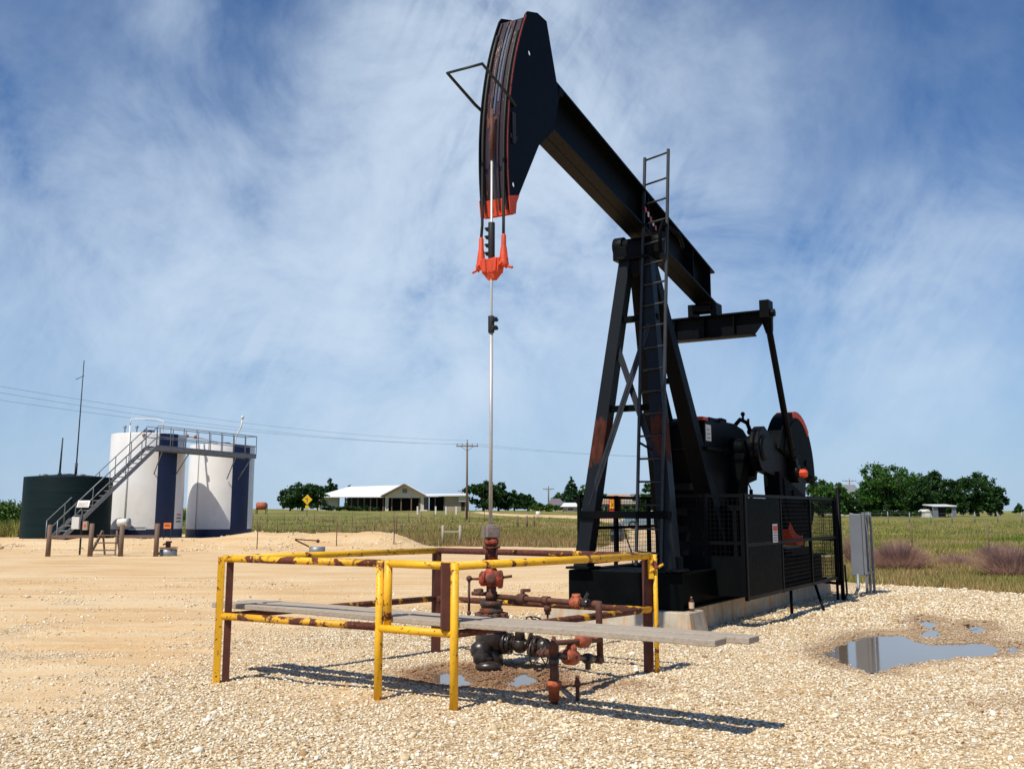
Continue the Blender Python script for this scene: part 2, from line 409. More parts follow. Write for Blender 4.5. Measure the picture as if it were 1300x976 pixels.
# ============================================================ GROUND
_perm = rng.random((256, 256))
def vn(x, y, s, ox=0, oy=0):
    x = np.asarray(x)*s+ox+1000; y = np.asarray(y)*s+oy+1000
    i = np.floor(x).astype(int); j = np.floor(y).astype(int); fx = x-i; fy = y-j
    fx = fx*fx*(3-2*fx); fy = fy*fy*(3-2*fy)
    g = lambda a, b: _perm[a % 256, b % 256]
    return (g(i, j)*(1-fx)+g(i+1, j)*fx)*(1-fy)+(g(i, j+1)*(1-fx)+g(i+1, j+1)*fx)*fy
def fbm(x, y, s, o=4, seed=0):
    t = 0; a = 1; n = 0
    for k in range(o): t = t+a*vn(x, y, s*2**k, 17.3*k+seed, 9.1*k+seed*2); n += a; a *= .55
    return t/n
def psd(x, y, poly):
    """signed distance to a polygon, positive inside"""
    x = np.asarray(x, float); y = np.asarray(y, float); d = np.full(x.shape, 1e9); ins = np.zeros(x.shape, bool)
    n = len(poly)
    for i in range(n):
        x0, y0 = poly[i]; x1, y1 = poly[(i+1) % n]
        ex, ey = x1-x0, y1-y0; t = np.clip(((x-x0)*ex+(y-y0)*ey)/(ex*ex+ey*ey+1e-12), 0, 1)
        d = np.minimum(d, np.hypot(x-x0-t*ex, y-y0-t*ey))
        c = ((y0 > y) != (y1 > y)) & (x < ex*(y-y0)/((ey if abs(ey) > 1e-9 else 1e-9))+x0); ins ^= c
    return np.where(ins, d, -d)
PAD = [(45, -40), (45, 6), (25, 13.2), (15.5, 16.4), (11.6, 18.0), (9.9, 19.3), (8.6, 20.9), (7.5, 21.6), (7.1, 24), (6.1, 30), (6.0, 33.4), (9, 34.4), (13, 33.9), (13.5, 35.6),
       (9.5, 36.6), (6.6, 36.5), (7.2, 44), (9.5, 55), (7.0, 56), (4.2, 45.5), (3.0, 43.6), (-.8, 44.2), (-3.2, 44.6), (-4.5, 45.6), (-8.5, 46.2), (-11.5, 46.5), (-12.2, 64), (-20, 62), (-30, 53), (-70, 50), (-70, -40)]
ROAD = [(6.6, 43.5), (9.6, 55), (13.2, 78), (20, 105), (29, 118), (32, 128), (26, 134), (12, 139), (4, 146), (-1, 150), (-4, 170), (-7, 170), (-3, 144), (3, 130), (8, 121), (10.0, 108), (10.0, 92), (8.6, 75), (6.9, 60), (4.9, 50), (4.4, 44)]
gp = lambda l: [(G(u, v).x, G(u, v).y) for u, v in l]
PUD = [gp([(1040, 827), (1072, 813), (1103, 804), (1142, 803), (1162, 808), (1178, 816), (1205, 814), (1252, 812), (1273, 821), (1266, 833), (1225, 834), (1190, 838), (1155, 842), (1135, 848), (1113, 856), (1086, 848), (1058, 838)]),
       gp([(1158, 791), (1174, 784), (1196, 789), (1180, 796)]), gp([(1163, 801), (1184, 796), (1204, 801), (1190, 810), (1168, 807)]),
       gp([(1216, 794), (1240, 790), (1260, 798), (1240, 804)]), gp([(1274, 821), (1286, 816), (1300, 823), (1282, 829)]),
       gp([(546, 856), (560, 848), (580, 848), (602, 856), (606, 866), (580, 871), (556, 866)]), gp([(636, 863), (652, 849), (674, 849), (690, 862), (670, 871), (648, 871)])]
WELL = V((-.21, 10.49, 0))
def padsd(x, y): return psd(x, y, PAD)+(fbm(x, y, .5, 4, 3)-.5)*1.6
def pudf(x, y):
    k = np.full(np.shape(x), -9.)
    for p in PUD:
        x0 = min(q[0] for q in p)-1; x1 = max(q[0] for q in p)+1; y0 = min(q[1] for q in p)-1; y1 = max(q[1] for q in p)+1
        m = (x > x0) & (x < x1) & (y > y0) & (y < y1)
        if m.any():
            s = np.full(np.shape(x), -9.); s[m] = psd(x[m], y[m], p); k = np.maximum(k, s)
    return k+(fbm(x, y, 5.5, 4, 8)-.5)*.26+.02
WZ = -.018
def padz(x, y):
    z = terrain(x, y)
    near = 1-sstep(14, 26, y)
    z = z+near*((fbm(x, y, .9, 4, 1)-.5)*.05+(fbm(x, y, 5, 3, 5)-.5)*.022)
    for r0, k_ in ((11.9, .16), (13.6, .16), (17.2, .05), (18.9, .05), (22.5, -.03), (24.3, -.03)):
        yy = r0+k_*(x+5)+.25*np.sin(x*.35+r0); dd = y-yy
        z = z+(x < 1.5)*near*(-.030*np.exp(-(dd/.13)**2)+.014*np.exp(-((np.abs(dd)-.27)/.09)**2))*(.5+fbm(x, y, .7, 2, 33))
    bm_ = np.exp(-((y-42)/3.5)**2)*(x < -2)
    z = z+bm_*(fbm(x, y, .9, 4, 2)-.5)*.22
    p = pudf(x, y)
    z = np.where(p > -.6, z*(1-sstep(-.6, 0, p))+(-.004-.050*sstep(-.10, .12, p))*sstep(-.6, 0, p), z)
    return z
def stony(x, y):
    q = x-(-3.2+(y-9)*.18)
    s = .20+.66*sstep(-1.6, .8, q)*(1-.75*sstep(17, 30, y)*(1-sstep(2.0, 5.5, x)))
    s = np.maximum(s, .62*(1-sstep(7.2, 9.0, y+.25*(x+3))))
    s = s+.55*(fbm(x*.45+y*.1, y*2.2, .9, 3, 15)-.45)*(x < -1)*(y < 30)
    s = np.maximum(s, .75*np.exp(-((y-41.2)/2.0)**2)*(x < -2))
    s = s-.75*np.exp(-((y-8.4)/.7)**2)*(x > 1.5)*0
    s = s*(1-.85*sstep(4, 7.5, x-.0*y)*np.exp(-((y-8.6)/1.1)**2))
    s = s*(1-.9*sstep(13.5, 17, y)*(1-sstep(.5, 3, x)))
    return np.clip(s+(fbm(x, y, .8, 4, 7)-.5)*1.15, 0, 1)
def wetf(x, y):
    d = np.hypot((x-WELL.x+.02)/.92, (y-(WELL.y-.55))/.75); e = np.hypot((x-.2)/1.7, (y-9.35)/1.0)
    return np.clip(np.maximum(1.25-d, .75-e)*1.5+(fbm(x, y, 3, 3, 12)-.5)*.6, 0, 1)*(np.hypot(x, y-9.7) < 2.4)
def mudf(x, y):
    p = pudf(x, y); k = sstep(-.40, -.02, p)
    return np.clip(np.maximum(k*.75, .8*np.exp(-((x-5.6)/1.0)**2-((y-12.9)/.6)**2)+.55*np.exp(-((x-5.2)/1.7)**2-((y-8.4)/.5)**2)), 0, 1)

def sheet(name, X, Y, zf, mat, attrs=(), keep=None):
    gx, gy = np.meshgrid(X, Y); gz = zf(gx, gy); nx = len(X); ny = len(Y)
    co = np.stack([gx, gy, gz], -1).reshape(-1, 3)
    i = np.arange(nx*ny).reshape(ny, nx); q = np.stack([i[:-1, :-1], i[:-1, 1:], i[1:, 1:], i[1:, :-1]], -1).reshape(-1, 4)
    if keep is not None:
        kk = keep(gx, gy).reshape(-1); q = q[kk[q].any(1)]
        used = np.zeros(len(co), bool); used[q] = True; mp = np.cumsum(used)-1; co = co[used]; q = mp[q]
    me = bpy.data.meshes.new(name); me.vertices.add(len(co)); me.vertices.foreach_set('co', co.astype(np.float32).ravel())
    me.loops.add(q.size); me.loops.foreach_set('vertex_index', q.astype(np.int32).ravel())
    me.polygons.add(len(q)); me.polygons.foreach_set('loop_start', np.arange(0, q.size, 4, dtype=np.int32))
    me.update(); me.validate()
    me.polygons.foreach_set('use_smooth', [True]*len(me.polygons))
    for an, fn in attrs:
        a = me.attributes.new(an, 'FLOAT', 'POINT'); a.data.foreach_set('value', fn(co[:, 0], co[:, 1]).astype(np.float32))
    me.materials.append(mat); o = bpy.data.objects.new(name, me); COL.objects.link(o); return o
def ax(*seg):
    out = []
    for a, b, s in seg: out += list(np.arange(a, b, s))
    return np.array(out+[seg[-1][1]])
far = [x for x in 60*1.22**np.arange(1, 24)]
def dry(x, y):
    a = np.exp(-((y-49)/7)**2)*(x < 10)*(x > -14)+.95*np.exp(-((y-28.5)/5.5)**2)*(x > 5)+.45*(y > 44)*(y < 110)*(x > -16)*(x < 12)
    return np.clip(a, 0, 1)
def gz_(x, y):
    z = terrain(x, y)+sstep(45, 70, y)*(fbm(x, y, .12, 4, 20)-.5)*.25
    z = z+(fbm(x, y, .6, 3, 21)-.5)*.10*(psd(x, y, PAD) < 0)*sstep(0, 2, -psd(x, y, PAD))*(1-sstep(60, 90, y))
    return z-.12*sstep(.5, 2.0, psd(x, y, PAD))
GX = np.array([-v for v in far[::-1]]+list(ax((-60, -26, 1.), (-26, 26, .5), (26, 60, 1.)))+far)
GY = np.concatenate([[-800, -300, -120], ax((-40, 14, 3.), (14, 38, .6), (38, 50, .3), (50, 90, 1.), (90, 220, 3.), (220, 420, 10.)), 420*1.2**np.arange(1, 14)])
o = sheet('ground', GX, GY, gz_, M['grass'], [('dry', dry)]); tag(o, kind='structure')
def pz(x, y):
    s = padsd(x, y); return padz(x, y)+np.clip(s*.10, -.16, .02)
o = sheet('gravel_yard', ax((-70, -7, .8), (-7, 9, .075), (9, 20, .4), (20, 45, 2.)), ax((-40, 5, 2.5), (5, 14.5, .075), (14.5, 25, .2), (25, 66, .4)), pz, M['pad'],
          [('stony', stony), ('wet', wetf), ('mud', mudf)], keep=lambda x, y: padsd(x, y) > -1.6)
tag(o, kind='structure')
o = sheet('dirt_road', ax((-12, 82, .7)), ax((42, 172, .8)), lambda x, y: gz_(x, y)+np.clip((psd(x, y, ROAD)+(fbm(x, y, .5, 3, 4)-.5)*1.2)*.08, -.12, .05), M['pad'],
          [('stony', lambda x, y: .25+0*x), ('wet', lambda x, y: 0*x), ('mud', lambda x, y: 0*x)], keep=lambda x, y: psd(x, y, ROAD) > -1.5)
tag(o, kind='structure')
for ip_, p in enumerate(PUD):
    xs = [q[0] for q in p]; ys = [q[1] for q in p]
    m = MB(); n = 24; cx = sum(xs)/len(xs); cy = sum(ys)/len(ys)
    m.add([(cx+(max(xs)-min(xs)+.7)/2*math.cos(2*math.pi*k/n), cy+(max(ys)-min(ys)+.5)/2*math.sin(2*math.pi*k/n), WZ-.0012*ip_) for k in range(n)], [tuple(range(n))])
    tag(m.build('puddle', 'water'), kind='structure')

# ------------------------------------------------------------ loose stones (real geometry)
def ico():
    t = (1+5**.5)/2
    v = np.array([(-1, t, 0), (1, t, 0), (-1, -t, 0), (1, -t, 0), (0, -1, t), (0, 1, t), (0, -1, -t), (0, 1, -t), (t, 0, -1), (t, 0, 1), (-t, 0, -1), (-t, 0, 1)], float); v /= np.linalg.norm(v[0])
    f = np.array([(0, 11, 5), (0, 5, 1), (0, 1, 7), (0, 7, 10), (0, 10, 11), (1, 5, 9), (5, 11, 4), (11, 10, 2), (10, 7, 6), (7, 1, 8), (3, 9, 4), (3, 4, 2), (3, 2, 6), (3, 6, 8), (3, 8, 9), (4, 9, 5), (2, 4, 11), (6, 2, 10), (8, 6, 7), (9, 8, 1)])
    return v, f
def trimesh(name, V3, F3, mat, attr=None):
    me = bpy.data.meshes.new(name); me.vertices.add(len(V3)); me.vertices.foreach_set('co', V3.astype(np.float32).ravel())
    me.loops.add(F3.size); me.loops.foreach_set('vertex_index', F3.astype(np.int32).ravel())
    me.polygons.add(len(F3)); me.polygons.foreach_set('loop_start', np.arange(0, F3.size, 3, dtype=np.int32)); me.update()
    if attr is not None:
        a = me.attributes.new(attr[0], 'FLOAT', 'POINT'); a.data.foreach_set('value', attr[1].astype(np.float32))
    me.materials.append(mat); o = bpy.data.objects.new(name, me); COL.objects.link(o); return o
def stones(n, y0, y1, smin, smax, seed):
    r = np.random.default_rng(seed)
    y = y0+(y1-y0)*r.random(n*3); x = (r.random(n*3)*1.38-.64)*(y+.6)
    s = stony(x, y); keep = (r.random(n*3) < .012+s**1.5) & (pudf(x, y) < .07) & (padsd(x, y) > .1)
    if y0 > 30: keep &= (x < -3.0) & (r.random(n*3) < .8)
    keep &= ~((np.abs((x-WELL.x)*.857-(y-WELL.y)*.515) < .62) & ((x-WELL.x)*.515+(y-WELL.y)*.857 > 3.2))
    x = x[keep][:n]; y = y[keep][:n]; n = len(x)
    v, f = ico(); size = (smin+(smax-smin)*r.random(n)**2.2)/2
    q_ = r.random(n); size = np.where(q_ < .012, size*r.uniform(1.5, 2.6, n), size)
    ab = r.uniform(.65, 1.25, (n, 3)); ab[:, 2] *= .62
    P = v[None]*ab[:, None]*(1+r.uniform(-.2, .2, (n, 12, 1)))*size[:, None, None]
    a = r.random(n)*6.283; c, s_ = np.cos(a)[:, None], np.sin(a)[:, None]
    tl = r.normal(0, .35, n)[:, None]; px = P[..., 0]; pz_ = P[..., 2]+tl*P[..., 0]
    Q = np.stack([px*c-P[..., 1]*s_+x[:, None], px*s_+P[..., 1]*c+y[:, None], pz_+(pz(x, y)+size*.22)[:, None]], -1)
    F = (f[None]+(np.arange(n)*12)[:, None, None]).reshape(-1, 3)
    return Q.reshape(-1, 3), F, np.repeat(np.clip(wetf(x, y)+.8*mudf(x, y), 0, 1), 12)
va = []; fa = []; wa = []; off = 0
for arg in ((70000, 5.0, 9.0, .009, .034, 1), (66000, 9.0, 14.0, .011, .034, 2), (34000, 14., 24., .02, .052, 3), (26000, 37.5, 44., .04, .11, 4)):
    a, b, w = stones(*arg); va.append(a); fa.append(b+off); wa.append(w); off += len(a)
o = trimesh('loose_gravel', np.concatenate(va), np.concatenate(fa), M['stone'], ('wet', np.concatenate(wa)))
tag(o, 'loose cream and tan stones scattered over the yard', 'gravel', kind='stuff')

# ------------------------------------------------------------ grass blades
def blades(n, xr, yr, h0, h1, w, seed, extra=None):
    r = np.random.default_rng(seed); m = n*2
    y = yr[0]+(yr[1]-yr[0])*r.random(m); lo, hi = xr(y); x = lo+(hi-lo)*r.random(m)
    k = (padsd(x, y) < -.05) & (psd(x, y, ROAD) < -.3) & (r.random(m) < .35+.9*fbm(x, y, .5, 3, seed))
    x = x[k][:n]; y = y[k][:n]; n = len(x)
    tall = .5+fbm(x, y, .25, 3, 31)
    B = 4; x = np.repeat(x, B)+r.normal(0, .09, n*B); y = np.repeat(y, B)+r.normal(0, .09, n*B)
    hh = (h0+(h1-h0)*r.random(n*B)**2)*np.repeat(tall, B); a = r.random(n*B)*6.283; z = gz_(x, y)-.02
    le = r.normal(0, .28, (n*B, 2))*hh[:, None]
    ww = w*r.uniform(.5, 1.3, n*B)
    P = np.stack([np.stack([x-np.cos(a)*ww, y-np.sin(a)*ww, z], -1), np.stack([x+np.cos(a)*ww, y+np.sin(a)*ww, z], -1), np.stack([x+le[:, 0], y+le[:, 1], z+hh], -1)], 1)
    return P.reshape(-1, 3)
parts = [blades(26000, lambda y: (y*.3, y*.62), (16.5, 34), .03, .17, .010, 5),
         blades(16000, lambda y: (y*.25, y*.62), (34, 62), .08, .26, .02, 6),
         blades(26000, lambda y: (-y*.34, y*.30), (43.5, 75), .08, .36, .016, 7),
         blades(14000, lambda y: (-y*.56, y*.56), (62, 130), .10, .35, .03, 8),
         blades(9000, lambda y: (-y*.60, -y*.42), (50, 75), .3, 1.3, .05, 9)]
P = np.concatenate(parts)
o = trimesh('field_grass', P, np.arange(len(P)).reshape(-1, 3), M['blade'], ('dry', dry(P[:, 0], P[:, 1])))
tag(o, 'tall green and straw coloured grass growing over the field', 'grass', kind='stuff')
# ============================================================ PUMPJACK (t back from the well, s towards the camera side, z up)
ANG = math.atan2(math.cos(R(31)), math.sin(R(31)))
def L(t, s, z): return V((t, -s, z))
def LW(t, s, z): return Matrix.Rotation(ANG, 3, 'Z')@L(t, s, z)+WELL
pj = thing('pumpjack', WELL, 'tall black pumpjack with an orange-tipped horse head and a sloping beam', 'pumpjack', rz=ANG)
bx = lambda m, a, b, mi=0: m.bb(L(*a), L(*b), mi)
# skid
m = MB(); Z0, Z1 = .325, .78
for s in (-.70, .70):
    m.ibeam(L(3.22, s-.0, (Z0+Z1)/2), L(10.3, s, (Z0+Z1)/2), .20, Z1-Z0, .025, .02)
bx(m, (3.19, -.80, Z0+.004), (3.215, .80, Z1-.004))
for t in (3.5, 4.6, 5.9, 7.1, 8.4, 10.2): m.ibeam(L(t, -.688, .55), L(t, .688, .55), .16, .36)
bx(m, (3.22, -.59, Z1-.03), (4.4, .59, Z1-.012)); bx(m, (5.5, -.59, Z1-.03), (7.6, .59, Z1-.012))
for s in (-.55, .55):
    for t in (3.3, 5.0, 6.3): m.tube(L(t, s, Z1-.02), L(t, s, Z1+.05), .02, 6)
m.build('base_skid', 'blackgreen', pj, .006)
# samson post
def wbeam(p, q, w, h, mat, name, up, parent=pj):
    b = MB(); b.ibeam(p, q, w, h, .016, .012, up); return b.build(name, mat, parent)
FT = {-1: L(3.27, -.62, .80), 1: L(3.27, .62, .80)}; TP = {-1: L(3.80, -.15, 5.02), 1: L(3.80, .15, 5.02)}
def leg(k, f): return FT[k].lerp(TP[k], f)
for k in (-1, 1):
    b = MB(); b.bar(FT[k], TP[k], .20, .21, (-1, 0, 0), w2=.17, h2=.17); b.build('post_leg', 'legpaint', pj, .01)
    f = MB(); c = FT[k]; f.box(c+V((0, 0, .012)), (.36, .34, .03)); f.box(c+V((.02, 0, .10)), (.02, .30, .16)); f.build('foot_plate', 'black', pj, .004)
rl = {}
for k in (-1, 1):
    b = MB(); b.bar(L(5.75, .42*k, .80), L(4.02, .09*k, 5.0), .28, .25, (1, 0, 0), w2=.17, h2=.2); b.build('rear_leg', 'black', pj, .01)
b = MB(); b.bar(L(5.35, -.38, 1.9), L(5.35, .38, 1.9), .08, .1); b.build('rear_brace', 'black', pj)
b = MB(); b.bar(L(4.7, -.25, 3.4), L(4.7, .25, 3.4), .07, .08); b.build('rear_brace', 'black', pj)
for f, nm in ((.165, 'cross_beam'), (.50, 'cross_beam'), (.795, 'cross_beam')):
    b = MB(); a_, c_ = leg(-1, f), leg(1, f); e = (c_-a_).normalized()
    off = V((-.115, 0, 0)) if f < .3 else V((0, 0, 0))
    b.bar(a_-e*.10+off, c_+e*.10+off, .07, .095 if f < .3 else .085); b.build(nm, 'blackgreen', pj, .004)
for a_, c_, o_ in ((leg(-1, .73), leg(1, .26), -.03), (leg(1, .77), leg(-1, .19), -.09)):
    b = MB(); b.bar(a_+V((o_, 0, 0)), c_+V((o_, 0, 0)), .02, .08, (0, 1, 0)); b.bar(a_+V((o_+.012, 0, 0)), c_+V((o_+.012, 0, 0)), .06, .012, (0, 1, 0)); b.build('diagonal_brace', 'bracegrey', pj)
# post head, saddle bearing
m = MB(); bx(m, (3.64, -.24, 5.0), (4.2, .24, 5.04)); bx(m, (3.74, -.20, 4.80), (4.10, .20, 5.0))
m.build('post_head', 'black', pj, .01)
m = MB(); m.tube(L(3.92, -.36, 5.25), L(3.92, .36, 5.25), .115, 20); bx(m, (3.74, -.26, 5.04), (4.10, .26, 5.22)); 
for s in (-.30, .30): m.lathe(L(3.92, s-.07, 5.25), (0, -1, 0), [(0, .15), (.14, .15)], 20); bx(m, (3.78, s-.06, 5.04), (4.06, s+.06, 5.24))
m.build('saddle_bearing', 'black', pj, .008)
m = MB(); m.path([L(3.55, .46, 5.0), L(3.45, .50, 5.28), L(3.55, .50, 5.42), L(4.2, .48, 5.40), L(4.5, .42, 5.3)], .028, 8)
m.build('grease_line_guard', 'blackgreen', pj)
# ladder
lad = MB(); l0 = L(3.20, .17, .86); l1 = L(3.86, .13, 6.50); r0 = L(3.17, .53, .84); r1 = L(3.83, .50, 6.55)
ladder = MB(); 
for a_, b_ in ((l0, l1), (r0, r1)): ladder.bar(a_, b_, .035, .035, (1, 0, 0))
lo = ladder.build('ladder', 'galvdark', pj)
nr = 19
rg = MB()
for i in range(nr):
    f = (i+.35)/nr*1.0+.012; f = min(f, .985) if i < nr-1 else .992
    rung = MB(); rung.tube(l0.lerp(l1, f), r0.lerp(r1, f), .014, 6); rung.build('rung', 'galvdark', lo)
for f in (.28, .62): st = MB(); st.bar(l0.lerp(l1, f), leg(1, f*1.3-.02), .03, .03); st.build('ladder_bracket', 'black', lo)
# walking beam
poly = [(.95, 6.665), (6.54, 5.385), (6.70, 4.83), (.95, 6.02)]
def PT(u, v, w): return L(u, w, v)
def offs(a, b, d):
    dx, dz = b[0]-a[0], b[1]-a[1]; l = math.hypot(dx, dz); return (-dz/l*d, dx/l*d)
m = MB(); m.prism(poly, PT, -.01, .01)
for (a_, b_, k) in (((.95, 6.665), (6.54, 5.385), -1), ((.95, 6.02), (6.70, 4.83), 1)):
    ox, oz = offs(a_, b_, .028*k); m.prism([a_, b_, (b_[0]+ox, b_[1]+oz), (a_[0]+ox, a_[1]+oz)], PT, -.165, .165)
for t in (2.0, 3.2, 3.9, 4.6, 5.6, 6.35):
    zt = 6.665-(t-.95)*.229-.03; zb = 6.02-(t-.95)*.207+.03
    for s0, s1 in ((.01, .155), (-.155, -.01)): bx(m, (t, s0, zb), (t+.015, s1, zt)) if t > 3.5 else None
wb = m.build('walking_beam', 'black', pj)
m = MB()
for k in range(5):
    t = 3.74+k*.085; zc = 5.70-k*.045; bx(m, (t, .168, zc-.03), (t+.055, .170, zc+.04), mi=k % 2)
m.build('decal_strip', ['signred', 'signwhite'], wb)
# horse head
C0 = (3.9, 5.4); RR = 3.865
def arc(z, r=RR): return C0[0]-math.sqrt(r*r-(z-C0[1])**2)
zs = [4.70+i*(7.13-4.70)/26 for i in range(27)]
def plate(extra):
    return [(arc(z, RR+extra), z) for z in zs]+[(arc(7.13, RR+extra)+.05, 7.19), (.68, 7.27), (.90, 7.26), (1.13, 6.62), (1.20, 6.42), (1.05, 5.95), (.70, 5.66), (.24, 4.93), (.185, 4.85), (arc(4.70)+.07, 4.72)]
hole = lambda t, z, r: [(t+r*math.cos(2*math.pi*k/10), z+r*math.sin(2*math.pi*k/10)) for k in range(10)]
head = thing('horse_head', (0, 0, 0), None, None); head.parent = pj
m = MB(); m.prism(plate(.035), PT, .165, .183, [hole(.50, 6.70, .035), hole(.145, 5.04, .032)]); m.build('side_plate', 'black', head)
m = MB(); m.prism(plate(.035), PT, -.183, -.165); m.build('side_plate', 'black', head)
def strip(m, r, s0, s1, z0=4.72, z1=7.12, th=.012, mi=0, n=26):
    for i in range(n):
        za, zb = z0+(z1-z0)*i/n, z0+(z1-z0)*(i+1)/n
        m.hexa([L(arc(za, r), s0, za), L(arc(za, r), s1, za), L(arc(za, r-th), s1, za), L(arc(za, r-th), s0, za),
                L(arc(zb, r), s0, zb), L(arc(zb, r), s1, zb), L(arc(zb, r-th), s1, zb), L(arc(zb, r-th), s0, zb)], mi)
m = MB(); strip(m, RR, -.163, .163); m.build('face_track', 'head', head)
m = MB()
for s in (-.135, -.05, .05, .135): strip(m, RR+.022, s-.011, s+.011, 4.75, 7.1, .018)
m.build('cable_groove', 'head', head)
m = MB(); strip(m, RR+.012, -.030, -.006, 5.85, 7.05, .01); strip(m, RR+.012, .012, .034, 6.0, 6.9, .01); m.build('worn_track', 'steel', head)
m = MB()
m.prism([(arc(z, RR+.037), z) for z in zs[2:]]+[(arc(z, RR+.018), z) for z in zs[2:][::-1]], PT, .184, .187)
m.build('edge_stripe', 'edgered', head)
tp = [(arc(4.70, RR+.04), 4.70), (arc(4.89, RR+.04), 4.885), (.245, 4.945), (.19, 4.845), (arc(4.7)+.07, 4.715)]
m = MB(); m.prism(tp, PT, .1835, .192); m.prism(tp, PT, -.192, -.1835); m.prism([(arc(4.70, RR+.012), 4.70), (arc(4.88, RR+.012), 4.88), (arc(4.88)+.02, 4.88), (arc(4.7)+.02, 4.70)], PT, -.165, .165)
m.prism([(arc(4.7)+.0, 4.695), (arc(4.7)+.07, 4.712), (.19, 4.843), (.18, 4.86), (arc(4.7)+.06, 4.73)], PT, -.165, .165); m.build('orange_toe', 'orange', head)
m = MB(); m.hexa([L(.44, -.164, 7.10), L(.44, .164, 7.10), L(.69, .164, 7.24), L(.69, -.164, 7.24), L(.44, -.164, 7.115), L(.44, .164, 7.115), L(.68, .164, 7.255), L(.68, -.164, 7.255)]); m.build('top_cap', 'black', head)
m = MB(); m.tube(L(1.24, -.17, 6.5), L(1.24, .19, 6.5), .055, 12); m.build('hinge_pin', 'black', head)
m = MB(); m.path([L(.14, .20, 5.93), L(-.02, .22, 5.98), L(-.56, .22, 6.14), L(-.56, -.22, 6.14), L(-.02, -.22, 5.98), L(.14, -.20, 5.93)], .018, 6)
m.build('cable_keeper', 'galvdark', head)
m = MB(); bx(m, (.10, .184, 5.5), (.16, .20, 5.85)); bx(m, (.06, .184, 5.55), (.2, .192, 5.6)); m.build('latch', 'galvdark', head)
# bridle cables, carrier bar
def cable(s):
    pts = [L(arc(z, RR+.028), s, z) for z in [5.40+.15*i for i in range(11)]][::-1]+[L(arc(5.4, RR+.028), s*1.0, 4.6), L(-.005, s*1.05, 4.42)]
    m = MB(); m.path(pts, .017, 6); c = m.build('bridle_cable', 'rubber', pj)
for s in (-.135, .135): cable(s)
hg = thing('carrier_bar', (0, 0, 0), None, None); hg.parent = pj
for s in (-.142, .142):
    m = MB(); m.lathe(L(0, s, 4.46), (0, 0, -1), [(0, .018), (.02, .026), (.13, .028), (.16, .035), (.30, .052), (.345, .06), (.36, .03)], 12)
    for e in (-1, 1): m.path([L(0, s+.015*e, 4.33), L(0, s+.045*e, 4.18), L(0, s+.03*e, 4.08)], .012, 6)
    m.tube(L(0, s+math.copysign(.03, s), 4.11), L(0, s+math.copysign(.11, s), 4.08), .014, 8)
    m.tube(L(-.08, s, 4.13), L(.08, s, 4.13), .02, 8); m.build('cable_socket', 'orange', hg, .003)
m = MB(); m.hexa([L(-.055, -.10, 4.04), L(.055, -.10, 4.04), L(.055, .10, 4.04), L(-.055, .10, 4.04), L(-.06, -.13, 4.20), L(.06, -.13, 4.20), L(.06, .13, 4.20), L(-.06, .13, 4.20)])
m.hexa([L(-.03, -.04, 3.97), L(.03, -.04, 3.97), L(.03, .04, 3.97), L(-.03, .04, 3.97), L(-.05, -.09, 4.04), L(.05, -.09, 4.04), L(.05, .09, 4.04), L(-.05, .09, 4.04)])
for s in (-.06, .06): m.bar(L(-.065, s, 4.05), L(-.065, s*1.2, 4.2), .05, .02, (1, 0, 0))
m.build('yoke', 'orange', hg, .008)
# polished rod: hangs from the carrier, runs into the well
prd = thing('polished_rod', WELL, 'bright steel polished rod hanging from the orange carrier bar', 'rod', rz=ANG)
m = MB(); m.tube(L(-.018, 0, 1.20), L(-.018, 0, 5.86), .0135, 12); m.build('rod', 'rod', prd)
m = MB(); m.tube(L(-.018, 0, 1.28), L(-.018, 0, 3.40), .0195, 12); m.build('rod_liner', 'rod', prd)
m = MB(); m.tube(L(-.018, 0, 4.20), L(-.018, 0, 4.60), .037, 12)
for i in range(4):
    m.tube(L(-.018-.055, -.045, 4.26+i*.09), L(-.018+.05, -.045, 4.26+i*.09), .013, 8); m.box(L(-.018, -.035, 4.26+i*.09), (.05, .05, .04))
m.build('rod_clamp', 'rubber', prd, .003)
m = MB(); m.tube(L(-.018, 0, 3.40), L(-.018, 0, 3.58), .034, 12)
for i in range(2): m.box(L(-.018, .04, 3.45+i*.09), (.055, .05, .045)); m.tube(L(-.07, .05, 3.45+i*.09), L(.035, .05, 3.45+i*.09), .011, 8)
m.build('rod_clamp', 'rubber', prd, .003)
m = MB(); m.tube(L(-.018, 0, 5.30), L(-.018, 0, 5.88), .020, 8); m.build('rod_coupling', 'rust', prd)
# equalizer
m = MB(); bx(m, (6.30, -.16, 4.72), (6.66, .16, 4.80)); m.tube(L(6.48, -.20, 4.78), L(6.48, .20, 4.78), .085, 16)
for s in (-.19, .19): bx(m, (6.34, s-.05, 4.64), (6.62, s+.05, 4.84))
m.build('tail_bearing', 'black', pj, .006)
m = MB(); pe = [(-.95, 4.64), (.95, 4.64), (.95, 4.46), (.80, 4.27), (-.80, 4.27), (-.95, 4.46)]
fe = lambda u, v, w: L(w, u, v)
m.prism(pe, fe, 6.47, 6.49)
bx(m, (6.36, -.95, 4.62), (6.60, .95, 4.645)); bx(m, (6.36, -.80, 4.27), (6.60, .80, 4.295))
for s in (-.5, 0, .5): bx(m, (6.38, s-.008, 4.3), (6.58, s+.008, 4.62))
eq = m.build('equalizer_beam', 'black', pj)
PIN = {k: L(7.82, k*.98, 2.15) for k in (1, -1)}
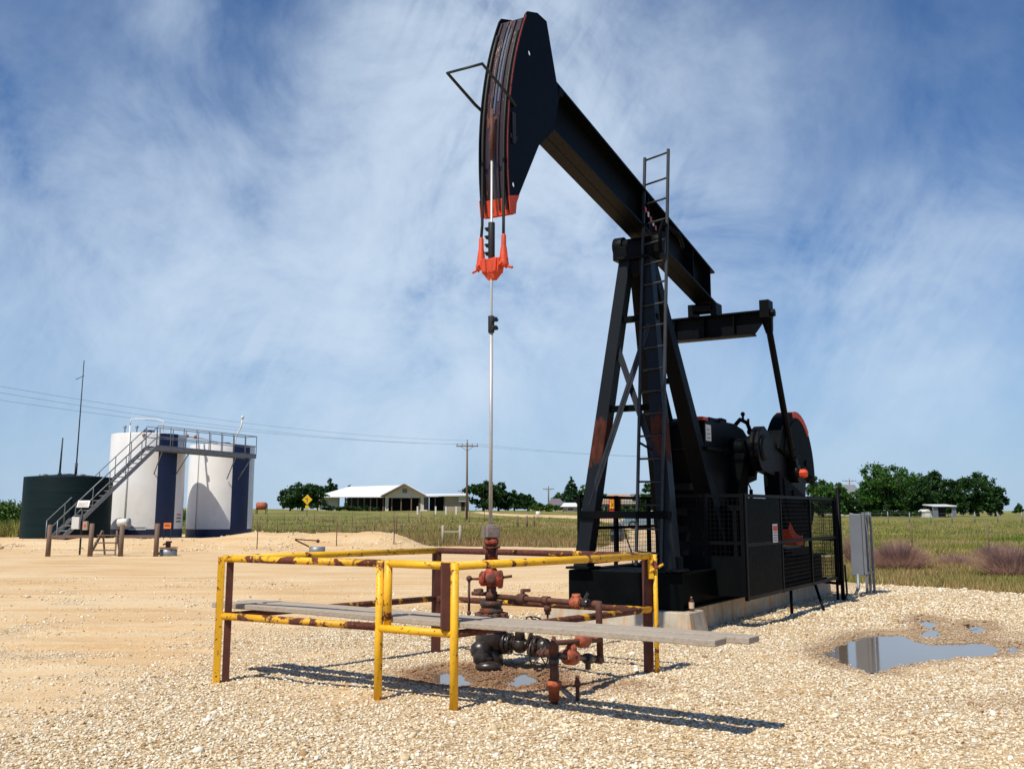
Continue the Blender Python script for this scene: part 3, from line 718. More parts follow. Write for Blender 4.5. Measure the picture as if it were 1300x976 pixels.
for k in (1, -1):
    top = L(6.48, k*1.0, 4.62)
    m = MB(); bx(m, (6.36, k*.93, 4.52), (6.60, k*1.08, 4.80)); m.tube(L(6.48, k*.90, 4.60), L(6.48, k*1.14, 4.60), .06, 14)
    m.bar(top, top.lerp(PIN[k], .12), .20, .10, (1, 0, 0), w2=.10, h2=.09); m.tube(top.lerp(PIN[k], .05), top.lerp(PIN[k], .94), .052, 14); 
    m.lathe(PIN[k]+V((0, -k*.07, 0)), (0, k, 0), [(0, .15), (.14, .15)], 20); m.bar(top.lerp(PIN[k], .90), top.lerp(PIN[k], .97), .13, .12, (1, 0, 0))
    m.build('pitman_arm', 'black', pj, .005)
# cranks and counterweights
SH = V((6.4, 0, 2.5)); PV = V((7.82, 0, 2.15)); dcr = (PV-SH).normalized(); ncr = V((-dcr.z, 0, dcr.x))
for k in (1, -1):
    Y = lambda s: -s*k
    cr = MB(); y0, y1 = -.76*k, -.90*k
    def cp(d, h, y): q = SH+dcr*d+ncr*h; return V((q.x, y, q.z))
    prof = [(.08+.36*math.cos(R(100+i*16)), .36*math.sin(R(100+i*16))) for i in range(11)]+[(1.0, -.22), (2.40, -.18), (2.40, .18), (1.0, .22)]
    cr.prism(prof, lambda u, v, w: cp(u, v, w), y0, y1)
    cr.lathe(cp(0, 0, -.68*k), (0, -k, 0), [(0, .20), (.24, .20), (.26, .15)], 24)
    co_ = cr.build('crank_arm', 'black', pj, .01)
    for sg in (1, -1):
        w = MB(); cw = [(.95, .20*sg)]
        cen = 1.72; Rw = 1.10
        a0 = math.acos(-.9)  # half-moon outline
        cw = [(cen+Rw*math.cos(a)*.98, sg*max(.19, Rw*math.sin(a))) for a in [math.pi-.17-i*(math.pi-.34)/22 for i in range(23)]]
        w.prism(cw, lambda u, v, q: cp(u, v, q), -.70*k, -.955*k)
        inn = [(cen+(p[0]-cen)*.80, sg*.19+(p[1]-sg*.19)*.80+sg*.03) for p in cw]
        w.prism(inn, lambda u, v, q: cp(u, v, q), -.955*k, -.975*k)
        for q in (.55, 1.25): w.tube(cp(cen-.9+q, sg*.35, -.97*k), cp(cen-.9+q, sg*.35, -1.0*k), .05, 8)
        wo = w.build('counterweight', 'blackgreen', co_, .012)
        rim = MB(); arcp = [math.pi/2+(-.62+.62*i/4)*sg-.25*sg+.25 for i in range(5)] if sg > 0 else [.95-i*.2 for i in range(5)]
        if sg > 0:
            for (f0, f1) in ((1.05, 2.0),):
                aa = [f0+(f1-f0)*i/6 for i in range(7)]
                rim.prism([(cen+(Rw+.004)*math.cos(a)*.98, (Rw+.004)*math.sin(a)) for a in aa]+[(cen+(Rw-.10)*math.cos(a)*.98, (Rw-.10)*math.sin(a)) for a in aa[::-1]], lambda u, v, q: cp(u, v, q), -.69*k, -.965*k)
        else:
            aa = [-2.05+i*.14 for i in range(7)]
            rim.prism([(cen+(Rw+.004)*math.cos(a)*.98, (Rw+.004)*math.sin(a)) for a in aa]+[(cen+(Rw-.22)*math.cos(a)*.98, (Rw-.22)*math.sin(a)) for a in aa[::-1]], lambda u, v, q: cp(u, v, q), -.69*k, -.965*k)
        rim.build('orange_mark', 'orange', wo)
    pn = MB(); pn.lathe(PIN[k]+V((0, -k*.07, 0)), (0, -k, 0), [(0, .07), (.10, .07), (.13, .045)], 6); pn.box(PIN[k]+V((0, -k*.135, 0)), (.07, .02, .15)); pn.build('crank_pin', 'orange', co_, .004)
# gearbox
gb = thing('gearbox', (0, 0, 0), None, None); gb.parent = pj
m = MB(); prof = [(5.60, 1.62), (7.10, 1.62), (7.22, 2.42), (5.24, 2.42)]
m.prism(prof, PT, -.40, .40); m.prism([(5.12, 2.42), (7.30, 2.42), (7.30, 2.47), (5.12, 2.47)], PT, -.47, .47)
m.prism([(5.18, 2.47), (7.22, 2.47), (7.20, 2.72), (6.95, 2.84), (6.5, 2.90), (5.9, 2.90), (5.85, 2.86), (5.22, 2.86), (5.18, 2.80)], PT, -.41, .41)
for t in (5.7, 6.0, 6.8, 7.1):
    for s in (-.44, .44): m.tube(L(t, s, 2.38), L(t, s, 2.51), .018, 6)
m.build('housing', 'black', gb, .02)
m = MB(); bx(m, (5.72, -.30, 2.86), (6.10, .30, 2.95)); m.lathe(L(6.45, .05, 2.88), (0, 0, 1), [(0, .25), (.09, .25), (.10, .20)], 20); bx(m, (6.78, -.2, 2.83), (7.15, .2, 2.90))
m.build('inspection_cover', 'black', gb, .008)
for k in (1, -1):
    m = MB(); m.lathe(L(6.4, .41*k, 2.5), (0, -k, 0), [(0, .17), (.1, .16), (.14, .14), (.22, .14), (.24, .19), (.28, .19)], 20); m.build('shaft_bearing', 'blackgreen', gb)
    m = MB(); m.hexa([L(6.18, .42*k, 1.62), L(6.62, .42*k, 1.62), L(6.62, .50*k, 1.62), L(6.18, .50*k, 1.62), L(6.25, .42*k, 2.42), L(6.55, .42*k, 2.42), L(6.55, .66*k, 2.42), L(6.25, .66*k, 2.42)]); m.build('bearing_rib', 'blackgreen', gb, .01)
m = MB(); m.lathe(L(7.05, 0, 2.62), (0, 0, 1), [(0, .07), (.32, .07), (.34, .10), (.40, .10), (.43, .03)], 12)
m.path([L(7.0, .2, 2.85), L(7.15, .3, 3.02), L(7.35, .35, 2.98), L(7.5, .35, 2.86)], .035, 8); m.path([L(7.30, .3, 2.98), L(7.30, .3, 3.10)], .02, 6); m.ball(L(7.3, .3, 3.12), .04, 8)
m.tube(L(7.42, .35, 2.95), L(7.42, .35, 3.05), .02, 6); m.ball(L(7.5, .35, 2.84), .06, 8); m.build('oil_filler', 'black', gb)
m = MB(); bx(m, (5.22, .412, 2.56), (5.44, .416, 2.80)); m.build('data_plate', 'signwhite', gb)
m = MB(); bx(m, (5.17, .1, 2.86), (5.38, .40, 2.91)); m.build('lid_lug', 'orange', gb, .004)
m = MB(); bx(m, (5.25, .4165, 2.60), (5.40, .418, 2.61)); bx(m, (5.25, .4165, 2.66), (5.40, .418, 2.67)); bx(m, (5.25, .4165, 2.72), (5.38, .418, 2.73)); m.build('data_plate_print', 'signdark', gb)
m = MB(); bx(m, (5.7, -.62, .78), (5.86, .62, 1.60)); bx(m, (7.0, -.62, .78), (7.15, .62, 1.60)); bx(m, (5.6, -.62, 1.55), (7.2, .62, 1.62)); bx(m, (5.86, -.05, .78), (7.0, .05, 1.56)); m.build('gearbox_stand', 'black', pj, .008)
m = MB(); m.prism([(7.1, 1.95), (7.75, 2.05), (7.85, 2.45), (7.6, 2.62), (7.1, 2.66)], PT, -.36, .36); m.lathe(L(7.5, .36, 2.3), (0, -1, 0), [(0, .2), (.05, .2), (.06, .12), (.1, .12)], 16); m.build('rear_housing', 'black', gb, .02)
m = MB(); m.lathe(L(7.45, .1, 2.6), (0, 0, 1), [(0, .12), (.14, .12), (.16, .07), (.24, .07)], 12); m.build('breather', 'black', gb)
m = MB(); m.path([L(7.25, .38, 2.7), L(7.5, .42, 2.84), L(7.8, .4, 2.78), L(7.95, .38, 2.5)], .022, 6); m.build('oil_line', 'black', gb)
# belt drive and motor at the rear
m = MB(); m.lathe(L(8.6, -.30, 1.25), (1, 0, 0), [(0, .20), (.05, .25), (.6, .25), (.66, .18), (.72, .18)], 20); bx(m, (8.6, -.45, .9), (9.2, -.15, 1.02)); bx(m, (8.4, -.75, .78), (9.6, .7, .92)); m.build('motor', 'black', pj, .01)
m = MB(); m.prism([(7.0, 2.45), (7.35, 2.50), (9.2, 1.45), (9.25, 1.05), (9.0, .95), (8.6, 1.0), (7.0, 2.0)], PT, -.72, -.56); m.build('belt_guard', 'black', pj, .01)
m = MB(); m.path([L(8.2, .3, 1.0), L(8.05, .3, 1.3), L(7.8, .32, 1.45), L(7.4, .3, 1.62)], .03, 8); m.path([L(7.9, .2, .8), L(7.9, .2, 1.9)], .03, 6); m.path([L(7.9, .2, 1.9), L(7.7, .2, 2.05), L(7.6, .2, 1.95)], .012, 6); m.ball(L(7.6, .2, 2.08), .05, 8); m.build('brake_linkage', 'black', pj)

# ============================================================ CONCRETE
cb = MB()
def frus(m, t0, t1, s0, s1, z0, z1, e):
    m.hexa([L(t0, s0, z0), L(t1, s0, z0), L(t1, s1, z0), L(t0, s1, z0), L(t0+e, s0+e, z1), L(t1-e, s0+e, z1), L(t1-e, s1-e, z1), L(t0+e, s1-e, z1)])
frus(cb, 2.98, 3.62, -1.16, 1.0, -.1, .318, .07)
c1 = cb.build('concrete_footing', 'concrete', None, .015, WELL); c1.rotation_euler = (0, 0, ANG); tag(c1, 'wide stained concrete footing under the front end of the pumpjack skid', 'concrete base')
cb = MB(); frus(cb, 3.63, 10.9, -.72, .72, -.1, .318, .02)
c1 = cb.build('concrete_slab', 'concrete', None, .01, WELL); c1.rotation_euler = (0, 0, ANG); tag(c1, 'long narrow rust-streaked concrete slab under the rear of the pumpjack', 'concrete base')
b = thing('bottle', LW(3.30, .865, .318), 'small brown bottle with a pale label standing on the concrete footing', 'bottle')
m = MB(); m.lathe((0, 0, 0), (0, 0, 1), [(0, .028), (.005, .033), (.11, .033), (.135, .022), (.15, .017), (.18, .017)], 14); m.build('glass', 'glassbrown', b)
m = MB(); m.lathe((0, 0, .035), (0, 0, 1), [(0, .0335), (.075, .0335)], 14, closed=False); m.build('label', 'label', b)

# ============================================================ SAFETY GUARD
def meshpanel(m, o, ex, ez, w, h, step=.06, r=.003):
    n = int(w/step); k = int(h/step)
    for i in range(1, n): m.bar(o+ex*(w*i/n), o+ex*(w*i/n)+ez*h, r*2, r*2, (1, .3, 0))
    for j in range(1, k): m.bar(o+ez*(h*j/k), o+ez*(h*j/k)+ex*w, r*2, r*2)
def guard(name, label, segs, solid=(), zlo=.43, zhi=1.75, posts=(), lowpost=()):
    g = thing(name, WELL, label, 'guard fence', 'steel guard fences round the pumpjack', rz=ANG)
    for (a, b, nmid, zl) in segs:
        a = V(a); b = V(b); A3 = L(a.x, a.y, 0); B3 = L(b.x, b.y, 0); ex = (B3-A3).normalized(); w = (B3-A3).length
        f = MB(); up = V((0, 0, 1))
        for z in (zl, (zhi+zl)/2+.02, zhi): f = MB(); f.bar(A3+up*z, B3+up*z, .045, .045); f.build('rail', 'black', g)
        for i in range(nmid+1):
            p = A3.lerp(B3, i/nmid); f = MB(); f.bar(p+up*(zl-.03), p+up*(zhi+.03), .05, .05, (1, 0, 0)); f.build('guard_post', 'black', g)
        mm = MB(); meshpanel(mm, A3+up*zl, ex, up, w, zhi-zl); mm.build('wire_mesh', 'black', g)
    return g
g = guard('guard_fence', 'black mesh guard fence on the near side of the counterweights', [((4.42, .16), (4.42, 1.18), 2, .45), ((4.46, 1.2), (9.35, 1.2), 3, .40)])
m = MB(); bx(m, (4.40, .16, .45), (4.412, 1.18, .95)); bx(m, (4.48, 1.215, .42), (6.02, 1.222, 1.72)); m.build('solid_panel', 'blackgreen', g)
m = MB()
for z in (1.02, 1.25, 1.48): m = MB(); bx(m, (4.36, .2, z), (4.38, .42, z+.10)); m.build('slot_bracket', 'black', g)
for pp in ([L(9.35, 1.2, .45), L(9.35, 1.2, .0)], [L(6.5, 1.2, .42), L(6.5, 1.2, .0)], [L(8.0, 1.15, .45), L(7.4, 1.45, .0)]): m = MB(); m.path(pp, .024, 8); m.build('support_leg', 'black', g)
m = MB(); m.path([L(9.40, 1.3, .02), L(9.6, 1.3, .12), L(9.75, 1.25, .6)], .018, 8); m.build('cable', 'rubber', g)
s = MB(); bx(s, (5.61, 1.226, 1.10), (5.84, 1.232, 1.36)); s.build('warning_sign', 'signwhite', g)
s = MB(); bx(s, (5.63, 1.233, 1.26), (5.82, 1.235, 1.335)); s.build('sign_red_band', 'signred', g)
s = MB()
for z in (1.125, 1.16, 1.195, 1.23): bx(s, (5.64, 1.2335, z), (5.81, 1.235, z+.012))
s.build('sign_print', 'signdark', g)
g2 = guard('guard_fence', 'black mesh guard fence on the far side, seen through the post legs', [((4.3, -1.2), (9.3, -1.2), 4, .80)])
g3 = guard('guard_fence', 'black mesh guard gate closing the rear end beside the grey cabinet', [((9.45, 1.2), (10.8, -.35), 2, .30)])
m = MB(); m.path([L(9.46, 1.26, 0), L(9.46, 1.26, 1.95)], .032, 8); m.build('gate_post', 'black', g3); m = MB(); m.path([L(9.66, 1.22, 0), L(9.66, 1.22, 1.8)], .03, 8); m.build('gate_post', 'black', g3)
# electrical rack
er = thing('electrical_cabinet', LW(10.85, 1.27, 0), 'narrow grey metal cabinet on steel legs behind the pumpjack', 'electrical box', rz=ANG)
m = MB(); m.box((.0, .0, .93), (.42, .22, 1.12)); m.build('cabinet', 'greybox', er, .01)
m = MB(); m.box((.0, -.115, .93), (.36, .01, 1.02)); m.build('cabinet_door', 'greybox', er, .004)
for x, y in ((-.19, -.15), (.10, -.15), (.32, -.17)):
    m = MB(); m.bar((x, y, 0), (x-.05, y, 1.52), .045, .03, (1, 0, 0)); m.build('leg', 'galv', er)
m = MB(); m.bar((-.24, -.16, .42), (.34, -.16, .42), .04, .04); m.bar((-.22, -.16, 1.45), (.3, -.16, 1.45), .04, .04); m.path([(-.2, 0, .4), (-.22, 0, .15), (-.35, .05, .0)], .03, 8); m.build('strut', 'galv', er)
# small red switch box
sb = thing('switch_box', LW(5.85, -1.36, 0), 'small red box with a yellow face on a post by the far guard fence', 'switch box', rz=ANG)
m = MB(); m.bar((0, 0, 0), (0, 0, 1.52), .05, .05, (1, 0, 0)); m.build('post', 'black', sb)
m = MB(); m.box((0, 0, 1.64), (.16, .14, .24)); m.build('box', 'signred', sb, .01)
m = MB(); m.box((-.085, 0, 1.65), (.012, .10, .13)); m.build('switch_face', 'signyellow', sb); m = MB(); m.box((-.095, 0, 1.65), (.01, .03, .04)); m.build('switch_knob', 'signred', sb)
m = MB(); m.box((0, -.005, 1.50), (.10, .09, .05)); m.build('gland', 'signyellow', sb)
m = MB(); m.path([(0, -.05, 1.5), (.05, -.25, .9), (.1, -.3, .1)], .012, 6); m.build('cable', 'galv', sb)

# ============================================================ YELLOW RAILING
PA, PB, PC, PD, PE = V((-2.65, 9.48, 0)), V((-1.10, 8.60, 0)), V((-.455, 8.20, 0)), V((1.345, 10.02, 0)), V((-.83, 11.35, 0))
yr = thing('pipe_railing', (-.6, 9.5, 0), 'chipped yellow pipe railing with rust patches around the wellhead', 'railing'); o0 = V((-.6, 9.5, 0))
up = V((0, 0, 1)); TZ, MZ = 1.115, .60
def ang(p, w, h0, h1, rz, mat='yellow', name='post'):
    m = MB(); q = p-o0; m.box((q.x, q.y, (h0+h1)/2), (w, .012, h1-h0), rz); m.build(name, mat, yr)
def channel(p, rz, z0, z1, mat, mat2, w=.075):
    q = p-o0; Rz = Matrix.Rotation(rz, 3, 'Z'); m = MB()
    for c, d in (((0, 0), (.008, w)), ((w/2, w/2), (w, .008)), ((w/2, -w/2), (w, .008))):
        cc = Rz@V((c[0], c[1], 0))+q; m.box((cc.x, cc.y, (z0+z1)/2), (d[0], d[1], z1-z0), rz, mi=0)
    return m.build('post', mat, yr)
channel(PA, R(200), -.1, 1.13, 'yellow', 'yellow', .055)
m = MB(); q = PA-o0; m.box((q.x+.052, q.y+.016, .52), (.060, .05, 1.2), R(20)); m.build('post_web', 'mudrust', yr)
for (p, dx, dy, mt) in ((PB, 0, 0, 'yellow'),):
    q = p-o0; m = MB(); m.tube((q.x, q.y, -.1), (q.x, q.y, 1.14), .034, 14); m.build('post', mt, yr); m = MB(); m.tube((q.x+.072, q.y-.02, .60), (q.x+.072, q.y-.02, 1.14), .033, 14); m.build('post_splice', mt, yr)
q = PC-o0; m = MB(); m.tube((q.x, q.y, -.1), (q.x, q.y, 1.14), .034, 14); m.build('post', 'yellow', yr)
m = MB(); m.box((q.x-.07, q.y+.01, .88), (.075, .06, .52), R(15)); m.build('post_splice', 'mudrust', yr, .004)
q = PD-o0; m = MB(); m.box((q.x-.03, q.y+.03, .5), (.075, .07, 1.22), R(20)); m.build('post', 'mudrust', yr, .004)
m = MB(); m.tube((q.x+.045, q.y-.01, -.1), (q.x+.045, q.y-.01, 1.13), .022, 12); m.box((q.x+.0, q.y-.03, 1.0), (.05, .03, .2), R(10)); m.tube((q.x-.02, q.y-.04, .96), (q.x+.12, q.y-.06, 1.04), .012, 8); m.build('post_pipe', 'yellow', yr)
q = PE-o0; m = MB(); m.box((q.x, q.y, .5), (.09, .07, 1.2), R(20)); m.build('post', 'mudrust', yr, .004)
def rail(a, b, z, mat, r=.032, za=0, zb=0): m = MB(); m.tube(a-o0+up*(z+za), b-o0+up*(z+zb), r, 14); m.build('rail', mat, yr)
rail(PA, PB, TZ, 'yellowmid'); rail(PB+V((.07, -.02, 0)), PC, TZ, 'yellow'); rail(PC, PD, TZ, 'yellow', .034); rail(PD, PE, TZ, 'rustyellow'); rail(PE, PA, TZ, 'yellow')
rail(PA, PB, MZ, 'yellowrust'); rail(PB, PC, MZ-.01, 'yellow', zb=.0); rail(PC, PD, MZ-.01, 'rustyellow', zb=.02); rail(PD, PE, MZ, 'rustyellow'); rail(PE, PA, MZ-.0, 'rustyellow')
# planks
def plank(a, b, w, th, label, notch):
    a = V(a); b = V(b); m = MB(); d = b-a; n = 24; P = []
    x = d.normalized(); y = up.cross(x).normalized()
    for i in range(n):
        f0, f1 = i/n, (i+1)/n
        def cs(f): 
            c = a.lerp(b, f)+up*(-.03*math.sin(f*3.0)*0+.006*math.sin(f*9)); ww = w/2*(1+.01*math.sin(f*31)); return [c-y*ww-up*th/2, c+y*ww-up*th/2, c+y*ww+up*th/2, c-y*ww+up*th/2]
        m.hexa(cs(f0)[:0]+cs(f0)+cs(f1)) if False else None
        P.append(cs(f0))
    P.append(cs(1))
    vs = [p for c in P for p in c]; fs = []
    for i in range(n): fs += [(i*4+k, i*4+(k+1) % 4, i*4+4+(k+1) % 4, i*4+4+k) for k in range(4)]
    fs += [(3, 2, 1, 0), (n*4, n*4+1, n*4+2, n*4+3)]
    m.add([v-a for v in vs], fs); o = m.build('plank', 'plank', None, .006, a)
    return tag(o, label, 'plank', 'planks laid across the yellow railing')
dn = V((.57, .82, 0))
# rests on the middle rails, cantilevers to the right
plank(V((-2.80, 9.93, .664)), V((1.42, 7.08, .664)), .20, .045, 'weathered grey plank across the railing, the one nearer the camera', 0)
plank(V((-2.62, 10.13, .664)), V((1.68, 7.22, .664)), .20, .045, 'weathered grey plank across the railing, the one nearer the wellhead', 0)
# ============================================================ WELLHEAD
wh = thing('wellhead', WELL, 'rusty wellhead with stuffing box, red valves and flanges inside the yellow railing', 'wellhead')
def part(name, mat, m, parent=wh, bev=0): return m.build(name, mat, parent, bev)
def flange(m, z, r, h, nb=8, br=.016, bh=.03, o=(0, 0)):
    m.lathe((o[0], o[1], z), (0, 0, 1), [(0, r), (h, r)], 24)
    for i in range(nb):
        a = 2*math.pi*i/nb; x, y = o[0]+(r-br*1.4)*math.cos(a), o[1]+(r-br*1.4)*math.sin(a); m.tube((x, y, z-bh), (x, y, z+h+bh), br, 6)
m = MB(); m.lathe((0, 0, -.05), (0, 0, 1), [(0, .12), (.30, .12)], 20); part('casing', 'oily', m)
m = MB(); m.lathe((0, 0, .18), (0, 0, 1), [(0, .13), (.05, .16), (.16, .16), (.2, .13), (.28, .13)], 20); part('casing_head', 'oily', m)
m = MB(); flange(m, .40, .18, .10, 10, .024, .035); part('casing_flange', 'teal', m)
m = MB(); m.lathe((0, 0, .52), (0, 0, 1), [(0, .12), (.05, .12), (.055, .105), (.08, .105), (.085, .115), (.13, .115)], 20); m.lathe((0, 0, .50), (0, 0, 1), [(0, .15), (.025, .15)], 20); part('tubing_flange', 'teal', m)
m = MB(); flange(m, .585, .105, .045, 8, .014, .02); part('upper_flange', 'oily', m)
m = MB(); m.lathe((0, 0, .64), (0, 0, 1), [(0, .05), (.18, .05)], 16); m.lathe((0, 0, .66), (0, 0, 1), [(0, .06), (.08, .06)], 16); part('pumping_tee', 'rust', m)
m = MB(); m.lathe((0, 0, .79), (0, 0, 1), [(0, .05), (.03, .07), (.15, .07), (.18, .05)], 16); m.lathe((-.12, -.02, .87), (1, -.15, 0), [(0, .05), (.02, .075), (.06, .075), (.07, .06), (.15, .06), (.16, .08), (.21, .08), (.24, .05)], 16)
for i in range(6): a = i*math.pi/3; m.tube((-.11, .06*math.cos(a)-.02, .87+.06*math.sin(a)), (-.05, .06*math.cos(a)-.02, .87+.06*math.sin(a)), .009, 6)
part('blowout_preventer', 'red', m, bev=.004)
m = MB(); m.tube((-.22, .0, .865), (-.10, 0, .865), .012, 8); m.tube((.10, -.02, .88), (.21, -.03, .895), .014, 8); m.lathe((.02, -.04, .87), (-.25, -1, 0), [(0, .055), (.09, .05), (.10, .03)], 14); part('ram_stem', 'rust', m)
m = MB(); m.lathe((.07, .02, .86), (1, 0, 0), [(0, .09), (.04, .09), (.05, .06)], 16); part('ram_cap', 'rustorange', m)
m = MB(); m.lathe((0, 0, .97), (0, 0, 1), [(0, .045), (.08, .045)], 14); part('nipple', 'rust', m)
m = MB(); flange(m, 1.04, .09, .02, 4, .014, .0); m.lathe((0, 0, 1.05), (0, 0, 1), [(0, .06), (.10, .05), (.14, .055)], 16); flange(m, 1.17, .09, .018, 4, .014, 0)
for i in range(4): a = math.pi/4+i*math.pi/2; m.tube((.078*math.cos(a), .078*math.sin(a), 1.03), (.078*math.cos(a), .078*math.sin(a), 1.20), .010, 6)
part('stuffing_box_bolts', 'redrust', m)
m = MB(); m.lathe((0, 0, 1.19), (0, 0, 1), [(0, .05), (.03, .075), (.055, .075), (.09, .055)], 16); part('gland_flange', 'red', m)
m = MB(); m.box((0, 0, 1.335), (.14, .14, .115), R(20)); m.box((-.08, 0, 1.33), (.02, .08, .13), R(20)); m.lathe((0, 0, 1.39), (0, 0, 1), [(0, .05), (.02, .04)], 12); part('stuffing_box', 'greyblock', m, bev=.01)
# left handle valve
m = MB(); m.tube((-.05, 0, .715), (-.20, -.02, .725), .02, 8); m.box((-.13, 0, .745), (.10, .02, .04)); m.lathe((-.12, 0, .70), (0, 0, 1), [(0, .03), (.07, .03)], 10); part('bleed_valve', 'rust', m)
m = MB(); m.tube((-.225, -.02, .52), (-.225, -.02, .86), .013, 8); m.ball((-.225, -.02, .87), .032, 8); m.ball((-.225, -.02, .53), .025, 8); part('valve_handle', 'rust', m)
# flow line, leaving to the right and coming forward
def W3(u, v, Y): return A(u, v, Y)-WELL
T0 = V((.05, 0, .69)); T1 = W3(760, 767, 9.35)
def lp(f): return T0.lerp(T1, f)
d01 = (T1-T0).normalized()
m = MB(); m.tube(T0, T1, .028, 12); part('flow_line', 'rust', m)
m = MB(); m.lathe(lp(.24), d01, [(0, .045), (.06, .055), (.11, .045)], 12); m.tube(lp(.28), lp(.28)+V((0, 0, .09)), .022, 8); m.box(lp(.30)+V((.02, 0, .08)), (.08, .03, .03)); part('union', 'rust', m)
m = MB(); m.lathe(lp(.49), d01, [(0, .042), (.08, .042)], 12); m.tube(lp(.53), lp(.53)-V((0, 0, .13)), .026, 10); m.lathe(lp(.53)-V((0, 0, .05)), (0, 0, -1), [(0, .036), (.05, .036)], 10); m.tube(lp(.53)-V((0, 0, .13)), lp(.53)-V((0, 0, .24)), .010, 8); part('branch_tee', 'rust', m)
m = MB(); m.lathe(lp(.76), d01, [(0, .04), (.03, .062), (.09, .062), (.12, .04)], 12); m.lathe(lp(.80)+V((0, 0, .03)), (0, 0, 1), [(0, .045), (.05, .04)], 12); part('check_valve', 'rustorange', m)
m = MB(); m.lathe(lp(.86), d01, [(0, .04), (.05, .045), (.09, .035)], 12); m.box(lp(.89)+V((0, 0, .06)), (.025, .02, .08), rot=Matrix.Rotation(.5, 3, 'Y')); part('plug_valve', 'oily', m)
B1 = W3(762, 837, 9.35); B0 = W3(706, 832, 8.45); U1 = W3(762, 812, 9.35); U0 = W3(703, 816, 8.45)
m = MB(); m.path([lp(.95), T1, T1-V((0, 0, .05)), B1+V((0, 0, .04)), B1, B1+(B0-B1)*.12], [.034, .04, .03, .03, .04, .034], 12); part('down_pipe', 'rust', m)
d2 = (B0-B1).normalized(); m = MB(); m.tube(B1, B0, .026, 12); m.lathe(B1.lerp(B0, .22), d2, [(0, .042), (.08, .048), (.14, .042)], 12); m.tube(B1.lerp(B0, .3), B1.lerp(B0, .3)-V((0, 0, .09)), .025, 8); part('lower_pipe', 'oily', m)
m = MB(); m.lathe(B1.lerp(B0, .58), d2, [(0, .04), (.05, .065), (.19, .065), (.24, .04)], 14); m.lathe(B1.lerp(B0, .68)+V((0, 0, .04)), (0, 0, 1), [(0, .05), (.045, .05), (.06, .03)], 12); part('check_valve', 'rustorange', m)
d3 = (U0-U1).normalized(); m = MB(); m.tube(U1, U0, .022, 12); part('upper_pipe', 'rust', m)
m = MB(); m.lathe(U1.lerp(U0, .28), d3, [(0, .035), (.05, .055), (.19, .055), (.24, .035)], 14); m.box(U1.lerp(U0, .15)+V((0, 0, .04)), (.06, .05, .05)); part('check_valve', 'rustorange', m)
VP = W3(703, 822, 8.4); gz = -WELL.z
top = V((VP.x, VP.y, .47))
m = MB(); m.tube((VP.x, VP.y, -.05), top, .033, 12); m.lathe(top-V((0, 0, .05)), (0, 0, 1), [(0, .042), (.06, .042), (.08, .03), (.13, .012)], 10); part('riser', 'rust', m)
m = MB(); m.lathe((VP.x, VP.y, .05), (0, 0, 1), [(0, .042), (.10, .045), (.11, .062), (.15, .062), (.16, .04)], 14); part('riser_coupling', 'rustorange', m)
m = MB(); m.lathe((VP.x, VP.y, .33), (0, 0, 1), [(0, .044), (.06, .044)], 12); part('riser_tee', 'oily', m)
sp = W3(733, 862, 8.5); m = MB(); m.tube((sp.x, sp.y, -.03), (sp.x, sp.y, .17), .016, 8); m.lathe((sp.x, sp.y, .14), (0, 0, 1), [(0, .025), (.04, .025), (.05, .018), (.09, .018)], 10); part('stub_pipe', 'rust', m)
# casing outlet valves, low, to the right
q0 = V((.0, 0, .25)); dv = V((.93, -.36, -.05)).normalized()
m = MB(); m.tube(q0, q0+dv*.62, .05, 14); m.lathe(q0+dv*.10, dv, [(0, .06), (.03, .10), (.10, .085), (.14, .06)], 16); part('casing_outlet', 'oily', m)
for k, (d_, r_) in enumerate(((.14, .11), (.19, .105), (.42, .105), (.47, .105))):
    m = MB(); m.lathe(q0+dv*d_, dv, [(0, r_), (.028, r_)], 18)
    for i in range(6): a = i*math.pi/3; w = dv.orthogonal().normalized(); w2 = dv.cross(w); c = q0+dv*(d_-.01)+(w*math.cos(a)+w2*math.sin(a))*(r_-.02); m.tube(c, c+dv*.05, .012, 6)
    part('outlet_flange', 'teal' if k > 1 else 'oily', m)
m = MB(); m.ball(q0+dv*.31, .085, 12); m.lathe(q0+dv*.31, (0, -.35, 1), [(0, .06), (.12, .05), (.2, .03)], 12); m.ball(q0+dv*.56, .09, 12); part('gate_valve', 'oily', m)
m = MB(); m.ball((-.10, -.12, .18), .10, 12, sc3=(1.1, 1, 1)); m.lathe((-.06, -.2, .10), (-.5, -.6, .3), [(0, .09), (.1, .07), (.14, .03)], 12); m.ball((-.02, -.3, .05), .09, 10, sc3=(1.5, 1, .6)); part('clamp_lump', 'oily', m)
def wheel(c, nrm, r, name='hand_wheel', mat='oily'):
    nrm = V(nrm).normalized(); x = nrm.orthogonal().normalized(); y = nrm.cross(x); c = V(c); m = MB(); n = 20
    pts = [c+(x*math.cos(2*math.pi*i/n)+y*math.sin(2*math.pi*i/n))*r for i in range(n+1)]; m.path(pts, .008, 6)
    for i in range(4): m.tube(c, c+(x*math.cos(i*math.pi/2)+y*math.sin(i*math.pi/2))*r, .007, 6)
    m.lathe(c-nrm*.015, nrm, [(0, .02), (.03, .02)], 8); return part(name, mat, m)
wheel(W3(679, 788, 9.9), (.25, .5, .8), .085)
wheel(W3(684, 829, 9.6), (.8, -.6, .1), .15)
m = MB(); m.tube(W3(679, 790, 9.9), W3(668, 822, 9.9), .018, 8); part('valve_stem', 'oily', m)
m = MB(); m.tube(W3(684, 829, 9.6), W3(703, 826, 8.6)*.2+W3(684, 829, 9.6)*.8, .03, 8); m.path([q0+dv*.6, W3(690, 830, 9.3), W3(703, 828, 8.45)], .032, 10); part('casing_line', 'rust', m)

